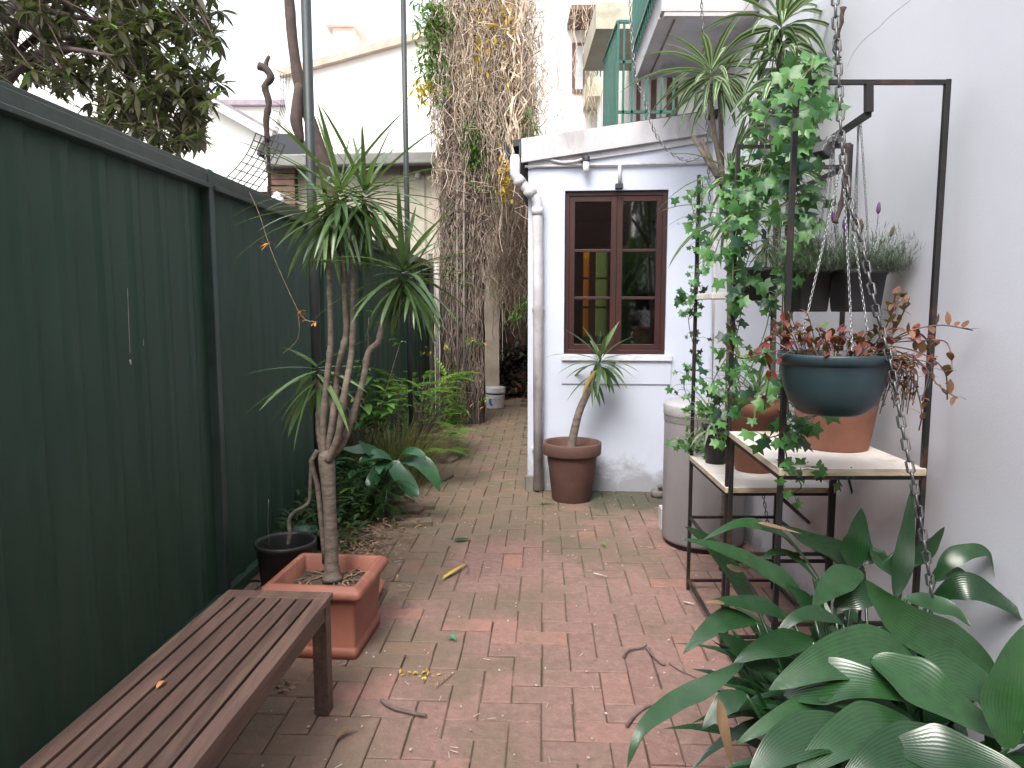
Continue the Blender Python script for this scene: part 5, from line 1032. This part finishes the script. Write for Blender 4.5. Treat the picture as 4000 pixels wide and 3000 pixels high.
for i in range(280):  # tangle, short curls
    a = at(min(max(R.gauss(1900, 100), 1700), 2110), R.uniform(0, 800), ty_ - .3 + R.uniform(-.2, .3)); vine(a, a + rv(.45), .003, .08, 6)
for i in range(700):  # right curtain down the alley
    x0 = R.uniform(1920, 2085); y0_ = R.uniform(150, 1000); Yv = 10.9 + R.uniform(-.3, .6); vine(at(x0, y0_, Yv), at(x0 + R.gauss(0, 16), min(y0_ + R.uniform(150, 500), R.uniform(1150, 1340)), Yv), R.choice((.003, .004, .0055)), .06)
for i in range(60): a = at(R.uniform(2085, 2400), R.uniform(-60, 130), 11.5); vine(a, a + V(R.uniform(-.2, .2), 0, -R.uniform(.5, 2.6)), .0045, .05)
for i in range(12): vine(at(2050 + R.uniform(-60, 40), R.uniform(-60, 100), 9.0), at(1985 + R.uniform(-15, 20), R.uniform(500, 640), 9.0), .014, .09, 9, .95)
for (cx, cy, rx, ry, n, t0) in ((1690, 150, 45, 120, 260, .3), (1680, 60, 60, 60, 160, .3), (1660, 260, 45, 60, 110, .3), (1720, 330, 40, 150, 170, .3), (1850, 560, 38, 85, 420, .1), (1665, 350, 50, 40, 100, .9), (1975, 700, 30, 90, 130, .9), (1985, 110, 40, 110, 90, .9), (1740, 80, 60, 80, 180, .1), (2060, 480, 30, 90, 60, .3), (1900, 60, 60, 60, 60, .9), (2060, 1190, 25, 50, 60, .2), (2010, 1230, 30, 40, 40, .3), (1900, 250, 90, 200, 130, .85), (1880, 700, 60, 60, 60, .3), (2100, 700, 18, 90, 50, .3)):
    for i in range(n):
        p = at(R.gauss(cx, rx * .55), R.gauss(cy, ry * .55), ty_ - .42 + R.uniform(-.15, .25)); lf.leaf(p, V(R.gauss(0, .7), R.gauss(0, .5), R.uniform(-1, .3)), R.uniform(.06, .12), .035, .5, 2, 'ell', .15, min(1, max(0, t0 + R.uniform(-.15, .15))))
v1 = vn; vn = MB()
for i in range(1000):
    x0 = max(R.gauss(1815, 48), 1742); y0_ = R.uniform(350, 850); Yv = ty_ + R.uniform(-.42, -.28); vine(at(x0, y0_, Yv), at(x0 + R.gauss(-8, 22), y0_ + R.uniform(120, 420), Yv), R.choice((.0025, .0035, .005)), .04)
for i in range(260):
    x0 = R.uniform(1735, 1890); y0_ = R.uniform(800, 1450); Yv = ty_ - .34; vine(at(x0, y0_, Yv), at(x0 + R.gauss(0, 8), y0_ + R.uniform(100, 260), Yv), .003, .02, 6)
vn.build('trunk_vines', M['vine_dark'], tr)  # vines over the trunk, a darker brown than the dry ones
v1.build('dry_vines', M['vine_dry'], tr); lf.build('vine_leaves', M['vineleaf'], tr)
# corrugated grey board leaning against the trunk
a, b = at(1735, 660, ty_ - .42), at(1740, 1660, ty_ - .42)
mb = MB(); mb.tube([V(b.x + .16, b.y, 0), V(a.x + .16, a.y, a.z)], .014, 6); mb.tube([V(at(1812, 1600, ty_ - .45).x, ty_ - .45, 0), at(1812, 700, ty_ - .45)], .012, 6); mb.build('wire_stake', M['timber_grey'], loc=(b.x, b.y, 0), label='pair of thin grey uprights standing against the ridged trunk', cat='stake')
# plant at the alley end behind the bucket
q = on(1990, 1560) + V(0, .4, 0); pt = thing('alley_plant', 'dark broad-leaved plant with brown tips behind the white bucket', 'plant', q); mb = MB()
for i in range(150):
    a = R.uniform(0, 6.28); mb.leaf(q + V(R.uniform(-.3, .4), R.uniform(-.1, .3), R.uniform(.1, .8)), (math.cos(a), math.sin(a) - .3, R.uniform(.1, .9)), R.uniform(.25, .45), .10, 1.2, 4, 'lance', .2)
mb.build('leaves', M['darkleaf'], pt); mb = MB()
for i in range(60): a = R.uniform(0, 6.28); mb.leaf(q + V(R.uniform(-.25, .4), -.2, R.uniform(0, .35)), (math.cos(a), math.sin(a), .1), R.uniform(.15, .3), .05, 1.2, 4, 'lance', .2)
mb.build('dry_leaves', M['dryfoliage'], pt)
# ================================================================== LEFT TREE + OTHERS
TR = V(-3.9, 5.3, 0); tr = thing('evergreen_tree', 'dark glossy-leaved evergreen tree hanging over the green fence', 'tree', TR); mb = MB(); br = MB()
br.tube(bez([TR, TR + V(.1, .1, 1.6), TR + V(-.1, 0, 3.2), TR + V(.2, 0, 5.2)], 5), [.16 - .005 * i for i in range(16)], 10)
def inpoly(x, y, P):
    c_ = False
    for i in range(len(P)):
        (x1, y1), (x2, y2) = P[i], P[i - 1]
        if (y1 > y) != (y2 > y) and x < (x2 - x1) * (y - y1) / (y2 - y1) + x1: c_ = not c_
    return c_
CR = [(-700, -500), (700, -450), (840, -50), (870, 60), (830, 180), (760, 230), (820, 300), (880, 290), (890, 330), (830, 360), (820, 430), (780, 480), (790, 540), (650, 590), (600, 570), (540, 520), (420, 500), (330, 400), (200, 340), (100, 280), (-50, 320), (-700, 300)]
gaps = [(40, 60, 60), (120, 110, 45), (320, 60, 38), (470, 290, 40), (560, 320, 28), (280, 400, 45), (130, 330, 25), (470, 480, 28), (370, 450, 30), (60, 180, 25), (650, 150, 20), (250, 190, 18), (520, 170, 16), (180, 380, 26), (690, 250, 22), (340, 90, 26)]
cl = []
while len(cl) < 1500:
    x, y = R.uniform(-700, 900), R.uniform(-500, 600)
    if not inpoly(x, y, CR) or any((x - a) ** 2 + (y - b) ** 2 < r * r * 1.3 for a, b, r in gaps): continue
    Y_ = R.uniform(4.1, 5.6) if y > 250 else R.uniform(4.2, 6.4)
    p = at(x, y, Y_)
    if mnoise.noise(p * 2.4) < -.12: continue
    cl.append(p)
while len(cl) < 1600:
    x, y = R.uniform(420, 880), R.uniform(60, 600)
    if inpoly(x, y, CR) and not any((x - a) ** 2 + (y - b) ** 2 < r * r for a, b, r in gaps): cl.append(at(x, y, R.uniform(4.0, 4.8)))
for k in range(26):
    e = cl[R.randrange(len(cl))]; s_ = TR + V(0, 0, R.uniform(2.2, 4.6)); m2 = (s_ + e) / 2 + V(0, 0, R.uniform(-.1, .3)); P = bez([s_, m2, e], 5); br.tube(P, [.035 - .0028 * i for i in range(len(P))], 6)
for p in cl:
    ax = (V(R.gauss(0, .5), R.gauss(0, .5), R.gauss(-.15, .5))).normalized()
    if R.random() < .4: br.tube([p, p - ax * .12 + V(-.12, .05, .1), p - ax * .2 + V(-.3, .1, .25)], .004, 4, cap=False)
    for k in range(R.randint(6, 10)):
        d = (ax * .5 + rv()).normalized(); mb.leaf(p, d, R.uniform(.08, .15), R.uniform(.028, .042), .5, 3, 'lance', .2, R.random() * .9 if R.random() > .05 else .97)
mb.build('crown', M['tree'], tr); br.build('limbs', M['bark_dark'], tr)
# bright shrub beyond the fence
q = at(700, 640, 8.0); pt = thing('sunlit_shrub', 'sunlit yellow-green shrub just above the fence below the tree', 'shrub', (q.x, 8, 0)); mb = MB()
for i in range(1500):
    u = R.uniform(620, 880); top = 590 + (u - 640) * .55 if u > 640 else 600; p = at(u, R.uniform(top, top + 220), 8 + R.uniform(-.3, .3)); mb.leaf(p, rv() + V(0, 0, .3), .07, .035, .3, 2, 'ell')
mb.build('foliage', M['bright'], pt); mb = MB(); mb.tube([V(q.x, 8, 0), V(q.x, 8, 2.3)], .03, 6); mb.build('stem', M['stick'], pt)
# forked trunk leaning behind the tall pole
tr = thing('leaning_trunk', 'bare leaning tree trunk crossing behind the tall dark pole', 'tree', V(at(1300, 800, 8.9).x, 8.9, 0)); mb = MB()
P = bez([V(at(1300, 800, 8.9).x + .15, 8.9, 0), at(1330, 1000, 8.9), at(1282, 690, 8.9), at(1255, 600, 8.9), at(1222, 500, 8.9), at(1180, 380, 8.9), at(1160, 280, 8.9), at(1142, 150, 8.9), at(1130, 0, 8.9), at(1105, -300, 8.9)], 4)
n = len(P); mb.tube(P, [.085 - .0008 * i + .01 * mnoise.noise(V(i * .7, 0, 0)) for i in range(n)], 12); P = bez([at(1168, 330, 8.85), at(1158, 440, 8.8), at(1160, 490, 8.8), at(1180, 560, 8.8)], 4); mb.tube(P, [.05, .055, .06, .066, .07, .075, .075, .075, .07, .065, .055, .04, .015], 10); mb.build('trunk', M['bark_dark'], tr)
mb = MB(); P = bez([at(1045, 553, 7.6), at(1040, 470, 7.6), at(1050, 400, 7.6), at(1035, 340, 7.6), at(1058, 305, 7.6), at(1040, 270, 7.6), at(1010, 258, 7.6)], 4)
mb.tube(P, [.03 + .012 * mnoise.noise(V(i * .8, 3, 0)) + .012 * i / len(P) for i in range(len(P))], 9); mb.tube(bez([P[-5], at(1040, 245, 7.6), at(1052, 218, 7.6)], 3), [.03, .028, .026, .024, .022, .02, .016], 8)
mb.tube(bez([P[0], at(1050, 640, 7.6), V(P[0].x, 7.6, 2.0), V(P[0].x, 7.6, 0)], 3), .02, 6)
mb.build('dead_stump_branch', M['bark_dark'], loc=(P[0].x, 7.6, 0), label='twisted dead branch standing up with broken ends beyond the fence', cat='branch')
mb = MB()
NQ = ((1000, 520), (1112, 566), (990, 756), (862, 716))   # sagging trellis netting
def nq(u, v): x = (1 - v) * ((1 - u) * NQ[0][0] + u * NQ[1][0]) + v * ((1 - u) * NQ[3][0] + u * NQ[2][0]); y = (1 - v) * ((1 - u) * NQ[0][1] + u * NQ[1][1]) + v * ((1 - u) * NQ[3][1] + u * NQ[2][1]); return at(x + 22 * math.sin(PI * v) * (1 - .4 * u) , y, 7.4 + .15 * math.sin(3 * u))
for k in range(6): mb.tube([nq(k / 5, j / 8) for j in range(9)], .006, 4)
for j in range(8): mb.tube([nq(k / 6, j / 7) for k in range(7)], .006, 4)
for k in range(4):
    P = bez([at(1105 + k * 12 - 10, 290, 7.5), at(1098 + k * 8, 400, 7.5), at(1082 + k * 5, 480, 7.5), at(1050 + k * 5, 556, 7.5)], 3); mb.tube(P, .0035, 4)
for j in range(9): y = 270 + j * 32; mb.tube([at(1068 + j * 0, y, 7.5), at(1090, y + 8, 7.5), at(1122 - j * 5, y + 22, 7.5)], .0035, 4)
mb.build('wire_netting', M['pole'], loc=at(1000, 650, 7.4), label='torn sagging square-mesh wire netting beyond the fence top', cat='netting')
mb = MB(); d_ = V(.022, 0, 0)
def fp(px, py): r_ = ray(px, py); t_ = (-1.588 - .0058 + .018) / (r_.x - .029 * r_.y); return V(0, 0, H) + r_ * t_
mb.tube([fp(498, 1125), fp(502, 1240), fp(508, 1380)], .0008, 4); mb.tube([fp(508, 1405), fp(511, 1425)], .003, 5); mb.tube([fp(560, 1325), fp(561, 1350)], .001, 4)
mb.build('drip_mark', M['specks'], fence)
# creeper thread with orange leaves before the fence
P = bez([at(975, 752, 3.9), at(1010, 830, 3.75), at(1060, 980, 3.6), at(1120, 1120, 3.5), at(1165, 1215, 3.4)], 5); ot = thing('thread_vine', 'thin dry tendril with orange leaves strung before the green fence', 'tendril', P[-1]); mb = MB(); mb.tube(P, .0012, 4); mb.tube(bez([P[-1], at(1195, 1250, 3.4), at(1240, 1258, 3.35)], 3), .0025, 4); mb.tube(bez([P[-1], at(1165, 1320, 3.4), at(1105, 1380, 3.4)], 4), .0016, 4); mb.build('stem', M['litter'], ot)
mb = MB()
for x, y, s_ in ((1055, 948, .06), (1040, 950, .04), (1170, 1225, .035), (1185, 1240, .03), (1230, 1258, .03), (1175, 1215, .03), (1200, 1250, .03)):
    for k in range(3): mb.leaf(at(x, y, 3.5), V(R.uniform(-1, 1), -.2, R.uniform(-.4, .4)), s_, .014, .3, 2, 'ell', .3)
mb.build('leaves', surf('orange_dry', (.60, .27, .04), (.45, .14, .03), 20, .6, bump=0), ot)
# ================================================================== LITTER ON THE PAVING
def stick(pts, r, lb, name='twig', mat='stick'):
    P = bez([on(a, b, .012) for a, b in pts], 4); mb = MB(); n = len(P); mb.tube(P, [r * (1 - .4 * i / n) for i in range(n)], 7); mb.build(name, M[mat], loc=P[0], label=lb, cat='twig', group='twigs on the paving')
stick([(1492, 2735), (1530, 2762), (1600, 2782), (1665, 2795)], .009, 'thick grey twig lying right of the bench leg'); stick([(2435, 2567), (2455, 2540), (2500, 2530), (2525, 2520)], .006, 'bent brown twig beside the lighter curved twig near the aspidistra')
stick([(2525, 2528), (2545, 2555), (2580, 2590), (2600, 2597)], .006, 'curved twig pointing down towards the aspidistra leaves'); stick([(2448, 2835), (2490, 2785), (2540, 2755), (2605, 2748)], .0065, 'dark bowed twig nearest the long drooping aspidistra leaf')
stick([(2615, 2590), (2660, 2620), (2740, 2655)], .003, 'fine straight twig beside the front rack foot'); stick([(2318, 2238), (2350, 2246), (2372, 2252)], .004, 'short whitish twig in the middle of the paving', mat='specks'); stick([(1808, 2192), (1830, 2215), (1822, 2240)], .003, 'tiny forked twig at the tip of the yellow leaf')
stick([(2672, 2350), (2710, 2358)], .005, 'pale chip of wood near the rear rack foot', mat='specks'); stick([(1880, 1700), (1910, 1704), (1938, 1698)], .006, 'pale curved twig far down the path', mat='litter')
leafthing('fallen_leaf', 'slim yellow leaf with a red tip lying on the paving', 'leaf', 0, 0, ((1728, 2268, .01), (1780, 2235, .014), (1826, 2205, .01)), .026, M['yellowleaf'], group='fallen leaves')
leafthing('fallen_leaf', 'curled brown leaf at the bottom left of the paving', 'leaf', 0, 0, ((1310, 2903, .01), (1350, 2880, .03), (1400, 2858, .01)), .022, M['deadleaf'], group='fallen leaves')
leafthing('fallen_leaf', 'dark green leaf flat on the paving beside the bed', 'leaf', 0, 0, ((1775, 2118, .01), (1800, 2115, .012), (1838, 2112, .01)), .05, M['broad'], group='fallen leaves')
leafthing('fallen_leaf', 'small bright green scrap of leaf in the centre foreground', 'leaf', 0, 0, ((1748, 2498, .008), (1764, 2502, .02), (1780, 2508, .008)), .026, surf('emerald', (.04, .30, .17), None, 9, .4, bump=0), group='fallen leaves')
leafthing('fallen_leaf', 'brown leaf in front of the yucca pot', 'leaf', 0, 0, ((2105, 1970, .01), (2140, 1968, .03), (2170, 1970, .01)), .03, M['stick'], group='fallen leaves')
leafthing('fallen_leaf', 'little lime leaf on the paving left of the tank', 'leaf', 0, 0, ((2350, 2126, .01), (2357, 2132, .02), (2363, 2140, .01)), .022, M['bright'], group='fallen leaves')
mb = MB(); c = on(1630, 2640)
for i in range(22): mb.leaf(c + V(R.gauss(0, .035), R.gauss(0, .012), .005), rv() + V(0, 0, .5), .022, .012, .3, 2, 'ell')
mb.build('flower_cluster', M['yellowleaf'], loc=c, label='crumpled yellow flower cluster on the foreground bricks', cat='flowers')
mb = MB(); c = on(1700, 2690, .004); d = V(.03, .06, 0)
for i in range(9):
    for s_ in (-1, 1): mb.leaf(c + d * (i / 8) * 1.5, V(.3 * s_ + .3, 1 if s_ > 0 else .5, .15), .035, .004, .2, 2, 'strap')
mb.build('dry_sprig', M['litter'], loc=c, label='feathery dry sprig beside the yellow flower cluster', cat='sprig')
mb = MB(); c = on(1095, 2690)
for i in range(26): mb.leaf(c + V(R.gauss(0, .03), R.gauss(0, .03), .006), rv() + V(0, 0, .4), .035, .016, .5, 2, 'ell')
mb.build('leaf_clump', M['litter'], loc=c, label='crumpled tan leaf clump on the bricks behind the bench leg', cat='leaves')
mb = MB()
for i in range(260):
    x, y = R.uniform(-.9, 1.25), R.uniform(1.9, 6) if R.random() < .7 else R.uniform(1.7, 3); s_ = R.uniform(.0015, .005)
    if R.random() < .25: a = R.uniform(0, 3.1); mb.bar(V(x, y, .009), V(x + .03 * math.cos(a), y + .03 * math.sin(a), .011), .0016)
    else: mb.box((x, y, .008), (s_ * 2, s_ * 1.4, s_), R.uniform(0, 3))
mb.build('paving_debris', M['specks'], kind='stuff', label='tiny pale chips and petals scattered over the paving', cat='debris')
mb = MB()
for i in range(700):
    r_ = R.random()
    if r_ < .35: x, y = R.gauss(-.72, .1), R.gauss(4.5, .3)
    elif r_ < .6: x, y = R.gauss(1.15, .12), R.gauss(3.6, .35)
    elif r_ < .8: x, y = R.uniform(.3, 1.2), 5.55 + R.gauss(0, .05)
    else: x, y = R.uniform(-.8, 1.2), R.uniform(1.8, 7)
    a = R.uniform(0, 6.28); mb.leaf(V(x, y, .009), (math.cos(a), math.sin(a), .15), R.uniform(.01, .035), .005, .3, 1, 'strap')
mb.build('dry_debris', M['litter'], kind='stuff', label='dry straw and leaf crumbs along the edges of the paving', cat='debris')
